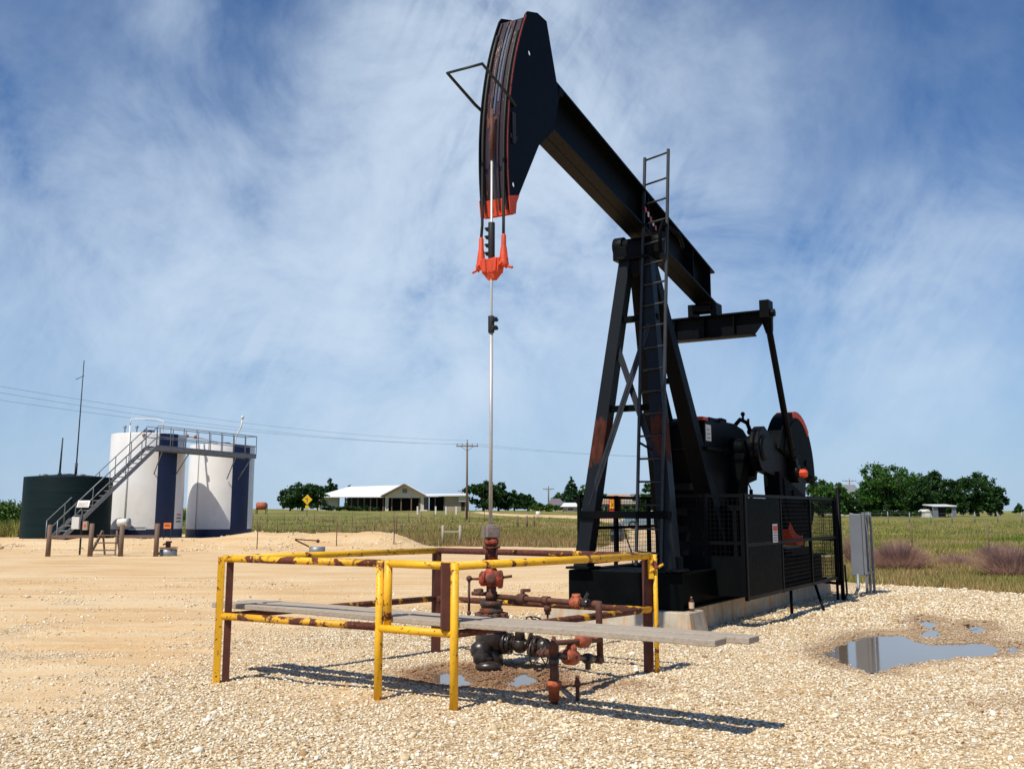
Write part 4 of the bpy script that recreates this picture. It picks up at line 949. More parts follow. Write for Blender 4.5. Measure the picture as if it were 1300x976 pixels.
# ============================================================ TANK BATTERY
def lean(c): return c
def camaz(c): return math.atan2(-c.y, -c.x)   # direction from the tank towards the photographer
def tank(name, cx, Y, rad, zb, zt, body, stripe, label, cat, rings=()):
    c = V((cx, Y, zb)); t = thing(name, c, label, cat)
    n = 96; a0 = camaz(c); m = MB(); hts = [0, .55 if stripe else .3, zt-zb-.03, zt-zb]
    rr = [rad, rad, rad, rad-.01]
    for j in range(3):
        for i in range(n):
            f = lambda k, q: (rr[q]*math.cos(a0+2*math.pi*k/n), rr[q]*math.sin(a0+2*math.pi*k/n), hts[q])
            d = 360*(i+.5)/n
            st = stripe and (j == 0 or stripe[0] < d < stripe[1])
            m.add([f(i, j), f(i+1, j), f(i+1, j+1), f(i, j+1)], [(0, 1, 2, 3)], True, 1 if st else 0)
    top = [(rr[3]*math.cos(a0+2*math.pi*k/n), rr[3]*math.sin(a0+2*math.pi*k/n), hts[3]) for k in range(n)]
    m.add(top+[(0, 0, hts[3]+.18)], [(k, (k+1) % n, n) for k in range(n)], False, 0)
    o = m.build('tank_shell', [body, 'navy'], t)
    for zr in ((.3, .55, .8) if stripe else (.25, .5, .75)): q_ = MB(); q_.lathe((0, 0, (zt-zb)*zr), (0, 0, 1), [(0, rad+.006), (.012, rad+.009), (.024, rad+.006)], 96, closed=False) if not stripe else None; q_.build('hoop', body, t) if q_.v else None

    import bmesh
    bm = bmesh.new(); bm.from_mesh(o.data); bmesh.ops.remove_doubles(bm, verts=bm.verts, dist=1e-4); bmesh.ops.recalc_face_normals(bm, faces=bm.faces); bm.to_mesh(o.data); bm.free()
    return t, c, a0
t1, c1, a1 = tank('oil_tank', -18.68, 52.0, 1.84, .10, 5.38, 'white', (16.5, 49), 'white steel tank with navy stripe, the larger one where the stairs arrive', 'tank')
t2, c2, a2 = tank('oil_tank', -16.14, 56.4, 1.76, .02, 5.10, 'white', (20, 56), 'white steel tank with navy stripe at the far end of the catwalk', 'tank')
t3, c3, a3 = tank('water_tank', -20.70, 47.5, 1.93, .16, 3.08, 'darktank', None, 'low dark green tank beside the stairs with two antennas on its roof', 'tank')
def cyl(c, a, r, z): return V((r*math.cos(a), r*math.sin(a), z))
m = MB(); m.tube(cyl(c1, a1-.52, 1.88, .4), cyl(c1, a1-.52, 1.88, 5.65), .03, 8); m.path([cyl(c1, a1-.52, 1.88, 5.65), cyl(c1, a1-.50, 1.87, 5.95), cyl(c1, a1+.2, 1.3, 6.02), cyl(c1, a1+.4, 1.6, 5.9), cyl(c1, a1+.4, 1.6, 5.35)], .035, 8); m.build('vent_pipe', 'white', t1)
m = MB(); m.lathe((.25, -.8, 5.3), (0, 0, 1), [(0, .28), (.16, .28), (.18, .2)], 20); m.build('hatch', 'navy', t1)
for k in (-1, 0): 
    m = MB(); m.tube((-.3+k*.6, -1.0, 5.3), (-.3+k*.6, -1.0, 5.62), .04, 8); m.ball((-.3+k*.6, -1.0, 5.62), .09, 8); m.build('relief_valve', 'galv', t1)
m = MB(); m.ball(cyl(c1, a1-.15, 1.84, 5.18), .10, 8); m.build('gauge', 'tanbox', t1)
m = MB(); m.lathe((.35, -.7, 5.05), (0, 0, 1), [(0, .28), (.16, .28), (.18, .2)], 20); m.build('hatch', 'navy', t2)
m = MB(); m.tube(cyl(c2, a2-.75, 1.79, .1), cyl(c2, a2-.75, 1.79, 5.1), .015, 6); m.build('gauge_line', 'galv', t2)
m = MB(); m.path([(.9, -.7, 5.1), (.9, -.7, 5.5), (1.2, -.8, 6.1), (1.25, -.8, 6.5)], .04, 8); m.lathe((1.25, -.8, 6.5), (0, 0, 1), [(0, .05), (.1, .09), (.18, .09), (.2, .03)], 8); m.build('vent_pipe', 'whitebox', t2)
# label, figures and orange notice on the first tank
m = MB()
for k in range(3):
    for j in range(4):
        a = a1+R(56+j*3.6); m.box(cyl(c1, a, 1.846, 1.25-k*.17), (.014, .055, .09-.0*k), a, mi=0 if k == 0 else 1)
m.build('stencil_marks', ['signred', 'signdark'], t1)
m = MB()
for k in range(7): a = a1+R(-21+k*3.6); m.box(cyl(c1, a, 1.855, .62), (.012, .118, .20), a)
m.build('name_board', 'signwhite', t1)
m = MB()
for k in range(13): a = a1+R(-20+k*1.7); m.box(cyl(c1, a, 1.866, .62), (.008, .03, .07), a)
m.build('board_print', 'signdark', t1)
for dx, h, r in ((.05+.0, 5.35, .035), (-.45, 1.75, .05)):
    an = thing('antenna', c3+V((.72 if dx > 0 else -.02, -1.0, 2.95)), 'tall thin whip antenna on the roof of the low dark tank' if dx > 0 else 'short thick antenna standing left of the tall one on the dark tank', 'antenna')
    m = MB(); m.tube((0, 0, 0), (.03, 0, h), r, 8, r*.6); m.build('mast', 'galvdark', an)
    if dx > 0: m = MB(); m.tube((-.3, 0, h-.9), (.08, 0, h-.72), .015, 6); m.build('side_arm', 'galvdark', an); 
    m = MB(); m.tube((0, 0, 0), (0, 0, .6 if dx > 0 else .15), r*1.8, 8); m.build('mast_base', 'galvdark', an)
for x in (-.7, 1.0): m = MB(); m.lathe((x, -1.1, 2.92), (0, 0, 1), [(0, .2), (.10, .2), (.12, .12)], 14); m.build('hatch', 'galv', t3)
# stairs and catwalk
sw = thing('stairway', (-19.5, 45, .2), 'grey steel stairs and railed catwalk serving the two white tanks', 'stairs'); so = V((-19.5, 45, .2))
S0 = V((-20.05, 44.6, .12)); S1 = V((-17.55, 49.15, 4.55))
e = V(((S1-S0).x, (S1-S0).y, 0)).normalized(); sd = V((e.y, -e.x, 0))
def st_(k, name, mat='galv'):
    return k.build(name, mat, sw)
hw = .36
for k in (-1, 1):
    m = MB(); m.bar(S0+sd*hw*k-so, S1+sd*hw*k-so, .05, .18); st_(m, 'stringer')
    m = MB()
    for zz in (.5, 1.0): m.tube(S0+sd*hw*k+up*zz-so, S1+sd*hw*k+up*zz-so, .024, 6)
    for i in range(7): p = S0.lerp(S1, i/6)+sd*hw*k-so; m.tube(p, p+up*1.0, .022, 6)
    st_(m, 'handrail')
for i in range(20):
    p = S0.lerp(S1, (i+.5)/20)-so; m = MB(); a = math.atan2(e.y, e.x); m.box(p, (.24, hw*2, .04), a); st_(m, 'tread')
K0 = V((-17.60, 49.3, 4.55)); K1 = V((-14.10, 54.6, 4.40)); ke = (K1-K0).normalized(); ks = V((ke.y, -ke.x, 0)).normalized(); kw = .42
m = MB(); m.bar(K0-so, K1-so, kw*2, .05); m.bar(K0+ks*kw-so, K1+ks*kw-so, .05, .20); m.bar(K0-ks*kw-so, K1-ks*kw-so, .05, .20); st_(m, 'catwalk_deck', 'galv')
for k in (-1, 1):
    m = MB()
    for zz in (.12, .55, 1.08): m.tube(K0+ks*kw*k+up*zz-so, K1+ks*kw*k+up*zz-so, .022, 6)
    for i in range(9): p = K0.lerp(K1, i/8)+ks*kw*k-so; m.tube(p, p+up*1.08, .024, 6)
    st_(m, 'handrail')
m = MB(); p = K1-so
for zz in (.55, 1.08): m.tube(p+ks*kw+up*zz, p-ks*kw+up*zz, .022, 6)
st_(m, 'end_rail')
for f, tc in ((.07, c1), (.33, c1), (.80, c2), (.97, c2)):
    p = K0.lerp(K1, f); q = V((tc.x, tc.y, p.z-1.1)); dq = V((p.x, p.y, 0))-V((tc.x, tc.y, 0)); qq = V((tc.x, tc.y, 0))+dq.normalized()*1.82; m = MB(); m.tube(p+ks*kw*.8-so, V((qq.x, qq.y, p.z-1.2))-so, .03, 6); st_(m, 'bracket')
mp_ = thing('tank_manifold', c1+V((1.4, 1.2, 4.9)), 'rust-stained white pipe crossing between the tops of the two white tanks', 'pipe'); q = c2-c1-V((1.4, 1.2, 4.9))
m = MB(); m.path([(-.9, -.6, .3), (-.2, .0, .45), (.5, 1.4, .40), q+V((0, 0, 5.2))], .05, 8); m.build('pipe', 'whitebox', mp_)
m = MB(); m.lathe((0, .3, .45), (.5, .9, 0), [(0, .09), (.12, .09)], 10); m.ball((.3, .9, .44), .1, 8); m.build('valve', 'rustorange', mp_)

# yard furniture by the tanks
def hfence(u0, u1, label, rail_z=.68):
    a, b = OnG(u0, 34.8), OnG(u1, 34.8); t = thing('wooden_barrier', a, label, 'barrier', 'wooden post barriers in front of the tanks')
    for p, h in ((a, 1.08), (b, 1.12)): m = MB(); q = p-a; m.tube(q-up*.1, q+up*h+V((.01, 0, 0)), .085, 12, .075); m.build('post', 'post', t)
    m = MB(); m.bar(up*rail_z, b-a+up*rail_z, .06, .10); m.build('rail', 'post', t)
hfence(60.5, 114, 'brown wooden post and rail barrier in front of the dark tank')
hfence(152.7, 197.5, 'brown wooden post and rail barrier in front of the larger white tank')
ws = OnG(131, 35.4); t = thing('wooden_steps', ws, 'small dark trestle steps beside the brown barrier', 'steps')
for x in (-.33, .33): m = MB(); m.bar((x*1.35, -.1, 0), (x*.75, .45, .85), .06, .08); m.bar((x*.75, .45, .85), (x*.8, .8, 0), .05, .06); m.build('stringer', 'post', t)
for z in (.2, .45, .7): m = MB(); m.bar((-.38, -.1+z*.65, z), (.38, -.1+z*.65, z), .16, .04); m.build('tread', 'post', t)
sp_ = OnG(101, 36); t = thing('solar_panel_post', sp_, 'pole with a small solar panel and two small boxes before the dark tank', 'solar panel')
m = MB(); m.tube((0, 0, 0), (0, 0, 1.7), .035, 8); m.build('pole', 'galvdark', t)
m = MB(); m.box((.02, 0, 1.78), (.42, .04, .26), rot=Matrix.Rotation(-.5, 3, 'X')); m.build('panel_frame', 'whitebox', t)
m = MB(); m.box((.02, -.024, 1.77), (.35, .012, .19), rot=Matrix.Rotation(-.5, 3, 'X')); m.build('solar_cells', 'solar', t)
m = MB(); m.box((-.17, -.05, 1.12), (.26, .18, .42)); m.build('control_box', 'whitebox', t, .01)
m = MB(); m.box((.16, -.05, 1.03), (.16, .12, .30)); m.box((.16, -.115, 1.03), (.06, .01, .08), mi=1); m.build('meter_box', ['tanbox', 'signred'], t, .008)
vt = OnG(154, 37.2); t = thing('small_white_vessel', vt, 'small white horizontal cylinder on a stand by the second wooden barrier', 'vessel')
m = MB(); m.lathe((-.22, 0, 1.12), (1, 0, .06), [(0, .06), (.03, .13), (.38, .13), (.42, .07)], 16); m.build('drum', 'whitebox', t)
m = MB(); m.lathe((.20, 0, 1.13), (1, 0, .06), [(0, .15), (.04, .15)], 16); m.build('end_cap', 'galv', t)
m = MB(); m.tube((0, 0, 0), (0, 0, 1.0), .04, 8); m.build('stand', 'galvdark', t)
os_ = OnG(211.5, 42.5); t = thing('orange_notice', os_, 'small orange notice board on two legs in front of the navy stripe', 'sign')
m = MB(); m.box((0, 0, .62), (.30, .02, .24)); m.build('board', 'signorange', t)
m = MB(); m.box((0, -.012, .66), (.2, .006, .03)); m.box((0, -.012, .60), (.24, .006, .025)); m.build('board_print', 'signdark', t)
for x in (-.14, .14): m = MB(); m.tube((x, .02, -.3), (x, .02, .72), .012, 6); m.build('leg', 'galvdark', t)
def valvebox(u, Y, label, lid):
    p = OnG(u, Y); t = thing('valve_can', p, label, 'valve box')
    m = MB(); m.lathe((0, 0, -.05), (0, 0, 1), [(0, .29), (.30, .29), (.30, .27), (.12, .27)], 20); m.build('can', 'galv', t)
    if lid: m = MB(); m.bar((-.30, 0, .25), (-.82, -.05, .50), .03, .05); m.bar((-.80, -.1, .52), (.0, .0, .46), .16, .04); m.ball((.02, 0, .45), .07, 8); m.build('lid_arm', 'rust', t)
    else: m = MB(); m.lathe((0, 0, .28), (0, 0, 1), [(0, .31), (.03, .31)], 20); m.box((-.02, 0, .42), (.14, .12, .2)); m.tube((-.2, 0, .4), (.1, 0, .5), .03, 8); m.box((-.38, 0, .1), (.12, .1, .09)); m.build('valve', 'rust', t)
valvebox(213.5, 35.2, 'galvanised can with a rusty valve in front of the larger white tank', False)
valvebox(402.5, 37.6, 'galvanised can with a rusty lid arm at the foot of the gravel bank', True)
# thin stakes
for k, (u, Y, h, lab) in enumerate(((326, 40, 1.05, 'thin steel stake on the bank just right of the white tanks'), (427, 41, .95, 'thin steel stake on the bank left of the rusty lid arm can'), (500, 41.5, .95, 'thin steel stake on the right part of the gravel bank'), (503, 44.5, 1.0, 'thin steel stake standing behind another at the right end of the bank'), (101.5, 41, .1, ''))):
    if not lab: continue
    if k == 1: lab = 'thin steel stake on the bank just right of the can with the lid arm'
    p = OnG(u, Y); m = MB(); m.tube((0, 0, -.2), (.01, 0, h), .02, 6); tag(m.build('steel_stake', 'rust', None, loc=p), lab, 'stake', 'steel stakes along the gravel bank')
# low pipe barrier and wooden H frame in the grass
p = OnG(360, 55); t = thing('pipe_barrier', p, 'low grey pipe barrier with three posts in the green field', 'barrier'); q = OnG(401, 55)-p
m = MB(); m.bar(up*.25, q+up*.22, .06, .09); m.build('rail', 'galv', t)
for f in (0, .55, 1): m = MB(); m.tube(q*f-up*.2, q*f+up*.75, .035, 6); m.build('post', 'post', t)
p = OnG(562, 46.2); t = thing('timber_barrier', p, 'pale wooden H frame at the edge of the gravel behind the wellhead', 'barrier'); q = OnG(584, 46.2)-p
for f in (0, 1): m = MB(); m.tube(q*f-up*.1, q*f+up*.90, .06, 8); m.build('post', 'plank', t)
m = MB(); m.bar(up*.62, q+up*.62, .05, .08); m.build('rail', 'plank', t)
# ============================================================ FIELD FENCES, ROAD POSTS, POLES
def wirefence(us, Yf, h, label, wires=(.4, .75, 1.05), r=.035, mat='post', wr=.006):
    pts = [OnG(u, Yf(u)) for u in us]; t = thing('wire_fence', pts[0], label, 'fence')
    for p in pts: m = MB(); q = p-pts[0]; m.tube(q-up*.1, q+up*(h*random.uniform(.92, 1.08))+V((random.uniform(-.05, .05), 0, 0)), r, 6); m.build('post', mat, t)
    m = MB()
    for z in wires:
        for a, b in zip(pts[:-1], pts[1:]): m.tube(a-pts[0]+up*z, b-pts[0]+up*z, wr, 4, caps=False)
    m.build('wire', 'galv', t)
wirefence([321, 339, 361, 378, 399, 424, 447, 466, 482, 500, 519, 535, 551, 574, 596, 615], lambda u: 98+(u-321)*.02, 1.15, 'wire fence with brown posts crossing the field before the white-roofed shed')
wirefence([330, 352, 383, 418, 452, 475, 510, 540], lambda u: 64+(u-330)*.02, 1.0, 'wire fence with thin posts in the middle of the green field', r=.03)
wirefence([1103, 1128, 1155, 1182, 1209, 1238, 1267, 1298, 1330], lambda u: 115, 1.2, 'pale wire fence across the field before the big trees', r=.05, mat='galv', wr=.015)
wirefence([1158, 1256, 1350], lambda u: 37 if u > 1200 else 40, 1.1, 'barbed wire fence with thin posts near the reddish bushes', r=.025)
for u, lab in ((657, 'brown post by the dirt road, first from the pumping rod'), (669, 'brown post by the dirt road, middle of three'), (678, 'brown post by the dirt road, nearest the pumpjack leg')):
    p = OnG(u, 88); m = MB(); m.tube((0, 0, -.2), (0, 0, .95), .09, 8); tag(m.build('road_post', 'post', None, loc=p), lab, 'post', 'brown posts beside the dirt road')
for i, u in enumerate((530, 553, 566, 579)):
    p = OnG(u, 150); m = MB(); m.bar((0, 0, -.1), (0, 0, 1.15), .22, .22, (1, 0, 0)); tag(m.build('white_marker', 'whitebox', None, loc=p), 'short white marker post standing in the grass before the sheds', 'post', 'white markers before the sheds')
p = OnG(533, 149); m = MB(); m.bar((0, 0, .6), (1.1, 0, .6), .06, .14); tag(m.build('white_rail', 'whitebox', None, loc=p), 'short white rail next to the white markers', 'rail')
p = OnG(683, 140); m = MB(); m.lathe((0, 0, 0), (0, 0, 1), [(0, .3), (.5, .32), (.6, .2)], 10); tag(m.build('white_can', 'whitebox', None, loc=p), 'white barrel in the grass beyond the dirt road', 'barrel')
def pole(name, u, Y, top_v, label, arm=1.25, group=None, two=False, r=.14):
    p = OnG(u, Y); h = A(u, top_v, Y).z-p.z; t = thing(name, p, label, 'utility pole', group)
    m = MB(); m.tube((0, 0, -.3), (0, 0, h-.25), r, 10, r*.7); m.build('pole', 'post', t)
    ar = MB(); ar.bar((-arm, 0, h-.65), (arm, 0, h-.65), .10, .12); ca = ar.build('crossarm', 'post', t)
    for x in (-arm+.1, -arm*.45, 0, arm*.45, arm-.1):
        if x == 0: i_ = MB(); i_.tube((0, 0, h-.3), (0, 0, h), .03, 6); i_.ball((0, 0, h), .07, 8); i_.build('insulator', 'galvdark', ca); continue
        i_ = MB(); i_.tube((x, 0, h-.6), (x, 0, h-.45), .02, 6); i_.ball((x, 0, h-.42), .06, 8); i_.build('insulator', 'galvdark', ca)
    b = MB()
    for k in (-1, 1): b.bar((0, -.08, h-1.2), (k*arm*.6, -.08, h-.68), .03, .04)
    b.build('arm_brace', 'galvdark', t)
    return p, h
p0, h0 = pole('utility_pole', 592.5, 115, 559, 'brown wooden utility pole with a crossarm in the field behind the wellhead')
pole('utility_pole', 696.5, 230, 617, 'distant utility pole beside the small mauve-roofed house', r=.2)
pole('utility_pole', 586.5, 240, 620, 'faint distant utility pole above the low flat-roofed shed', 1.0, r=.15)
pole('utility_pole', 1080.5, 260, 607, 'distant utility pole beside the grey gabled roof on the right', 1.8, r=.16)
# overhead lines: left out of frame to the pole
for k, (x, dz, v0) in enumerate(((-1.15, -.42, 492), (1.15, -.42, 503), (0, .0, 484))):
    a = A(-60, v0-4, 62); b = p0+V((x, 0, h0+dz)); m = MB(); pts = []
    for i in range(25): f = i/24; q = a.lerp(b, f); q.z -= 1.6*4*f*(1-f)*.5; pts.append(q-b)
    m.path(pts, .008, 5); o = m.build('power_line', 'rubber', None, loc=b); tag(o, ('leftmost wire meeting the field pole crossarm', 'rightmost wire meeting the field pole crossarm', 'top wire ending on the tip of the field pole')[k]+', sagging over the tanks', 'power line', 'overhead wires above the tanks')
for k, (x, dz) in enumerate(((-1.15, -.42), (1.15, -.42))):
    a = p0+V((x, 0, h0+dz)); b = A(1000, 575, 190); m = MB(); pts = []
    for i in range(21): f = i/20; q = a.lerp(b, f); q.z -= 2.2*f*(1-f)*2; pts.append(q-a)
    m.path(pts, .009, 5); tag(m.build('power_line', 'rubber', None, loc=a), ('upper' if k else 'lower')+' of the two faint wires running right from the field pole', 'power line', 'overhead wires running right')
# yellow diamond road sign
p = OnG(389.5, 135); t = thing('warning_sign', p, 'yellow diamond road sign with a smaller plaque before the left trees', 'road sign')
m = MB(); m.tube((0, 0, 0), (0, 0, 2.4), .05, 6); m.build('pole', 'galv', t)
m = MB(); m.box((0, -.06, 2.2), (.95, .03, .95), rot=Matrix.Rotation(R(45), 3, 'Y')); m.build('diamond', 'signyellow', t)
m = MB(); m.box((0, -.08, 2.15), (.10, .01, .55)); m.box((-.12, -.08, 2.3), (.25, .01, .10)); m.build('sign_symbol', 'signdark', t)
m = MB(); m.box((0, -.06, 1.25), (.45, .03, .40)); m.build('plaque', 'signyellow', t)
# orange tank on a stand, far left
p = OnG(332, 150); t = thing('small_tank', p, 'small orange-brown drum on a frame far across the field, right of the white tanks', 'tank')
m = MB(); m.lathe((-.8, 0, 1.2), (1, 0, 0), [(0, .3), (.1, .55), (1.4, .55), (1.5, .3)], 16); m.build('drum', 'rustorange', t)
m = MB()
for x in (-.7, .7): m.tube((x, -.4, 0), (x, -.4, 1.6), .06, 6); m.tube((x, .4, 0), (x, .4, 1.6), .06, 6)
m.build('frame', 'rust', t)

# ============================================================ BUILDINGS
def rect3(m, P, th=.15):
    """slab from four corners, thickness downwards"""
    m.hexa([V(p)-V((0, 0, th)) for p in P]+[V(p) for p in P])
# large shed: long side and gable seen at an angle; u 398..538
Y0 = 196
gx = lambda u, Y=Y0: (u-CX)/F_*Y*math.cos(TILT)
zb = tz(gx(470), Y0)-.1
xg0, xg1 = gx(486), gx(540); xl = gx(400)
t = thing('white_roofed_shed', (xg0, Y0, zb), 'long open shed with a bright white metal roof and a gable end', 'shed')
D = 16.; ev = 3.05-.1; rid = 5.25; W = xg1-xg0; Lx = xl-xg0
# gable faces the camera between xg0..xg1; the long roof runs away to the left with the ridge
rx = W*.5
m = MB(); m.prism([(0.35, 0), (W-.35, 0), (W-.35, ev), (rx, rid-.25), (.35, ev)], lambda u, v, w: V((u, w, v)), 0.5, .7, [[(1.0, .05), (W-1.0, .05), (W-1.0, ev-.35), (1.0, ev-.35)]]); m.build('gable_wall', 'cream', t)
rf = MB()
rect3(rf, [(-.4, -.6, ev), (rx, -.6, rid), (rx, 9, rid), (-.4, 9, ev)], .15); rect3(rf, [(rx, -.6, rid), (W+.4, -.6, ev-.1), (W+.4, 9, ev-.1), (rx, 9, rid)], .15)
# left wing: ridge parallel to the picture
rect3(rf, [(Lx-.5, 1.0, ev-.12), (.2, 1.0, ev-.12), (rx-.5, 7.5, rid-.02), (Lx+5.2, 7.5, rid-.35)], .14)
rect3(rf, [(Lx+5.2, 7.5, rid-.35), (rx-.5, 7.5, rid-.02), (.2, 14, ev), (Lx-.5, 14, ev)], .14)
ro = rf.build('roof', 'metalroof', t)
tr = MB(); tr.bar((-.4, -.63, ev-.1), (rx, -.63, rid-.1), .08, .28); tr.bar((rx, -.63, rid-.1), (W+.4, -.63, ev-.2), .08, .28); tr.build('barge_board', 'post', ro)
m = MB(); m.bb((rx-.45, .45, 3.55), (rx+.45, .49, 4.35)); m.build('vent_louvre', 'greyroof', t)
m = MB(); m.bb((Lx+.2, 2.2, 0), (Lx+4.0, 2.35, ev-.2)); m.build('end_wall', 'cream', t)
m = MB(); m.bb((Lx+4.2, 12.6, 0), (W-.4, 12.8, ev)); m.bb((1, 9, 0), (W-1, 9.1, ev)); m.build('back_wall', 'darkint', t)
for f in range(8): x = Lx+4.2+f*(0-Lx-4.4)/7; m = MB(); m.bar((x, 2.0, 0), (x, 2.0, ev-.2), .22, .22, (1, 0, 0)); m.build('shed_post', 'post', t)
for f in (.2, .42, .66, .85): m = MB(); m.bar((W*f, .6, 0), (W*f, .6, ev-.3), .2, .2, (1, 0, 0)); m.build('shed_post', 'post', t)
# low flat-roofed shed to its right
xa, xb = gx(541), gx(593); zb2 = tz(xa, Y0)-.1
t = thing('flat_roofed_shed', (xa, Y0+2, zb2), 'low tan shed with a thin white flat roof right of the gable shed', 'shed'); W = xb-xa
m = MB(); rect3(m, [(-.8, -1, 3.05), (W+.2, -1, 3.25), (W+.2, 7, 3.6), (-.8, 7, 3.5)], .22); m.build('roof', 'metalroof', t)
m = MB(); m.bb((W*.42, 0, 0), (W, .2, 2.95)); m.bb((W-.2, 0, 0), (W, 6, 2.95)); m.build('front_wall', 'tanwall', t)
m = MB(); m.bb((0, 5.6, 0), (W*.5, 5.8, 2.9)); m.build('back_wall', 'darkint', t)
m = MB(); m.bb((W*.78, -.5, 1.9), (W+.5, .6, 3.0)); m.build('porch_roof', 'cream', t)
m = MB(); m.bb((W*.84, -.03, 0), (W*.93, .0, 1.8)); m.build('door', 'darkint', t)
for f in (0, .2, .42): m = MB(); m.bar((W*f, 0, 0), (W*f, 0, 2.85), .18, .18, (1, 0, 0)); m.build('shed_post', 'post', t)
def house(name, u0, u1, Y, ve, vr, label, roofm, wallm, depth=8, wins=4, hip=.22, cat='house', garage=False):
    xa, xb = gx(u0, Y), gx(u1, Y); z0 = tz((xa+xb)/2, Y)-.15; ev = A(u0, ve, Y).z-z0; rd = A(u0, vr, Y).z-z0+.35
    t = thing(name, (xa, Y, z0), label, cat); W = xb-xa; o_ = .4
    m = MB(); m.bb((0, 0, 0), (W, depth, ev)); m.build('wall', wallm, t)
    m = MB(); h = W*hip
    P = [V((-o_, -o_, ev)), V((W+o_, -o_, ev)), V((W+o_, depth+o_, ev)), V((-o_, depth+o_, ev)), V((h, depth/2, rd)), V((W-h, depth/2, rd))]
    m.add(P, [(0, 1, 5, 4), (2, 3, 4, 5), (1, 2, 5), (3, 0, 4), (3, 2, 1, 0)]); m.build('roof', roofm, t)
    for i in range(wins):
        x = W*(i+.5)/wins; m = MB(); m.bb((x-.5, -.04, ev*.38), (x+.5, .02, ev*.82)); w_ = m.build('window', 'window', t); m = MB()
        for a_, b_ in (((x-.56, -.07, ev*.82), (x+.56, -.01, ev*.86)), ((x-.56, -.07, ev*.34), (x+.56, -.01, ev*.38)), ((x-.56, -.07, ev*.38), (x-.5, -.01, ev*.82)), ((x+.5, -.07, ev*.38), (x+.56, -.01, ev*.82))): m.bb(a_, b_)
        m.build('window_frame', 'whitebox', w_)
    return t, W, ev
house('house', 697, 716, 215, 641, 634.5, 'small far house with a mauve hip roof left of the conifer', 'purplroof', 'cream', 8, 2)
house('garage', 716, 733, 175, 643, 640.5, 'small pale carport with a white roof beside the conifer', 'metalroof', 'tanwall', 5, 1, .05, 'carport')
t, W, ev = house('house', 766, 812, 150, 639.5, 629.5, 'house with an orange-tan hip roof seen between the pumpjack legs', 'tanroof', 'tanwall', 9, 4)
m = MB(); m.prism([(2.2, ev), (5.2, ev), (3.7, ev+1.0)], lambda u, v, w: V((u, w, v)), -.6, -.3); m.build('front_gable', 'cream', t)
house('house', 790, 860, 168, 640, 629, 'longer house with a mauve roof behind the orange-roofed one', 'purplroof', 'tanwall', 9, 5)
# right side: gabled grey roof, white wall, carport
t, W, ev = house('barn', 1062, 1098, 235, 637, 616, 'barn with a plain grey roof partly hidden by trees on the right', 'greyroof', 'cream', 12, 3, .0, 'barn')
house('house', 1078, 1106, 205, 645, 641, 'low white building under the trees left of the big dark crowns', 'metalroof', 'whitebox', 7, 3, .1)
p = V((gx(1184, 168), 168, tz(gx(1184, 168), 168)-.1)); t = thing('carport', p, 'small open carport with a pale roof in front of the big dark trees', 'carport'); W = gx(1214, 168)-gx(1184, 168)
m = MB(); rect3(m, [(0, -.3, 2.0), (W, -.3, 2.0), (W, 4, 2.25), (0, 4, 2.25)], .16); m.build('roof', 'metalroof', t)
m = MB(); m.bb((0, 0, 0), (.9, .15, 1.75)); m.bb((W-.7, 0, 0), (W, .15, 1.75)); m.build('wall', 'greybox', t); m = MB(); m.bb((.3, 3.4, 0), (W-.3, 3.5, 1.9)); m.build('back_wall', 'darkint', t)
p = V((gx(1174, 170), 170, tz(gx(1174, 170), 170)-.1)); m = MB(); m.bb((0, 0, 0), (1.2, 3, 1.0)); m.prism([(-.1, 1.0), (1.3, 1.0), (.6, 1.4)], lambda u, v, w: V((u, w, v)), -.1, 3.1); tag(m.build('small_shed', 'whitebox', None, loc=p), 'tiny white shed just left of the open carport', 'shed')
# parked car behind the far guard fence
def car(p, rz, label):
    t = thing('parked_car', p, label, 'car', rz=rz)
    sec = [(-2.2, .35), (-2.25, .75), (-2.1, .92), (-1.35, .98), (1.1, .96), (2.0, .86), (2.25, .65), (2.2, .33)]
    m = MB(); m.prism(sec, lambda u, v, w: V((u, w, v)), -.85, .85); m.build('body', 'carblue', t, .06)
    m = MB(); P = [V((-1.7, -.78, .95)), V((1.0, -.78, .95)), V((1.0, .78, .95)), V((-1.7, .78, .95)), V((-1.2, -.62, 1.40)), V((.35, -.62, 1.40)), V((.35, .62, 1.40)), V((-1.2, .62, 1.40))]; m.hexa(P); m.build('cabin_glass', 'window', t, .04)
    m = MB(); m.bb((-1.18, -.62, 1.40), (.33, .62, 1.45)); m.build('roof', 'whitebox', t, .02)
    for x in (-1.4, 1.4):
        for y in (-.85, .85): m = MB(); m.lathe((x, y-.1, .33), (0, 1, 0), [(0, .33), (.2, .33)], 16); w_ = m.build('wheel', 'tyre', t); m = MB(); m.lathe((x, y-.115, .33), (0, 1, 0), [(0, .2), (.23, .2)], 12); m.build('rim', 'galv', w_)
car(V((gx(826, 82), 82, tz(gx(826, 82), 82)+.03)), R(170), 'light blue car parked on the beige yard beyond the pumpjack')
p = OnG(783.5, 52); t = thing('dark_barrel', p, 'dark blue-grey barrel standing beyond the pumpjack legs', 'barrel')
m = MB(); m.lathe((0, 0, 0), (0, 0, 1), [(0, .30), (.02, .31), (.3, .31), (.31, .33), (.34, .33), (.35, .31), (.62, .31), (.63, .33), (.66, .33), (.67, .31), (.9, .31), (.92, .29)], 20); m.build('drum', 'drum', t); m = MB(); m.tube((.1, 0, .9), (.1, 0, .96), .04, 8); m.build('bung', 'galv', t)

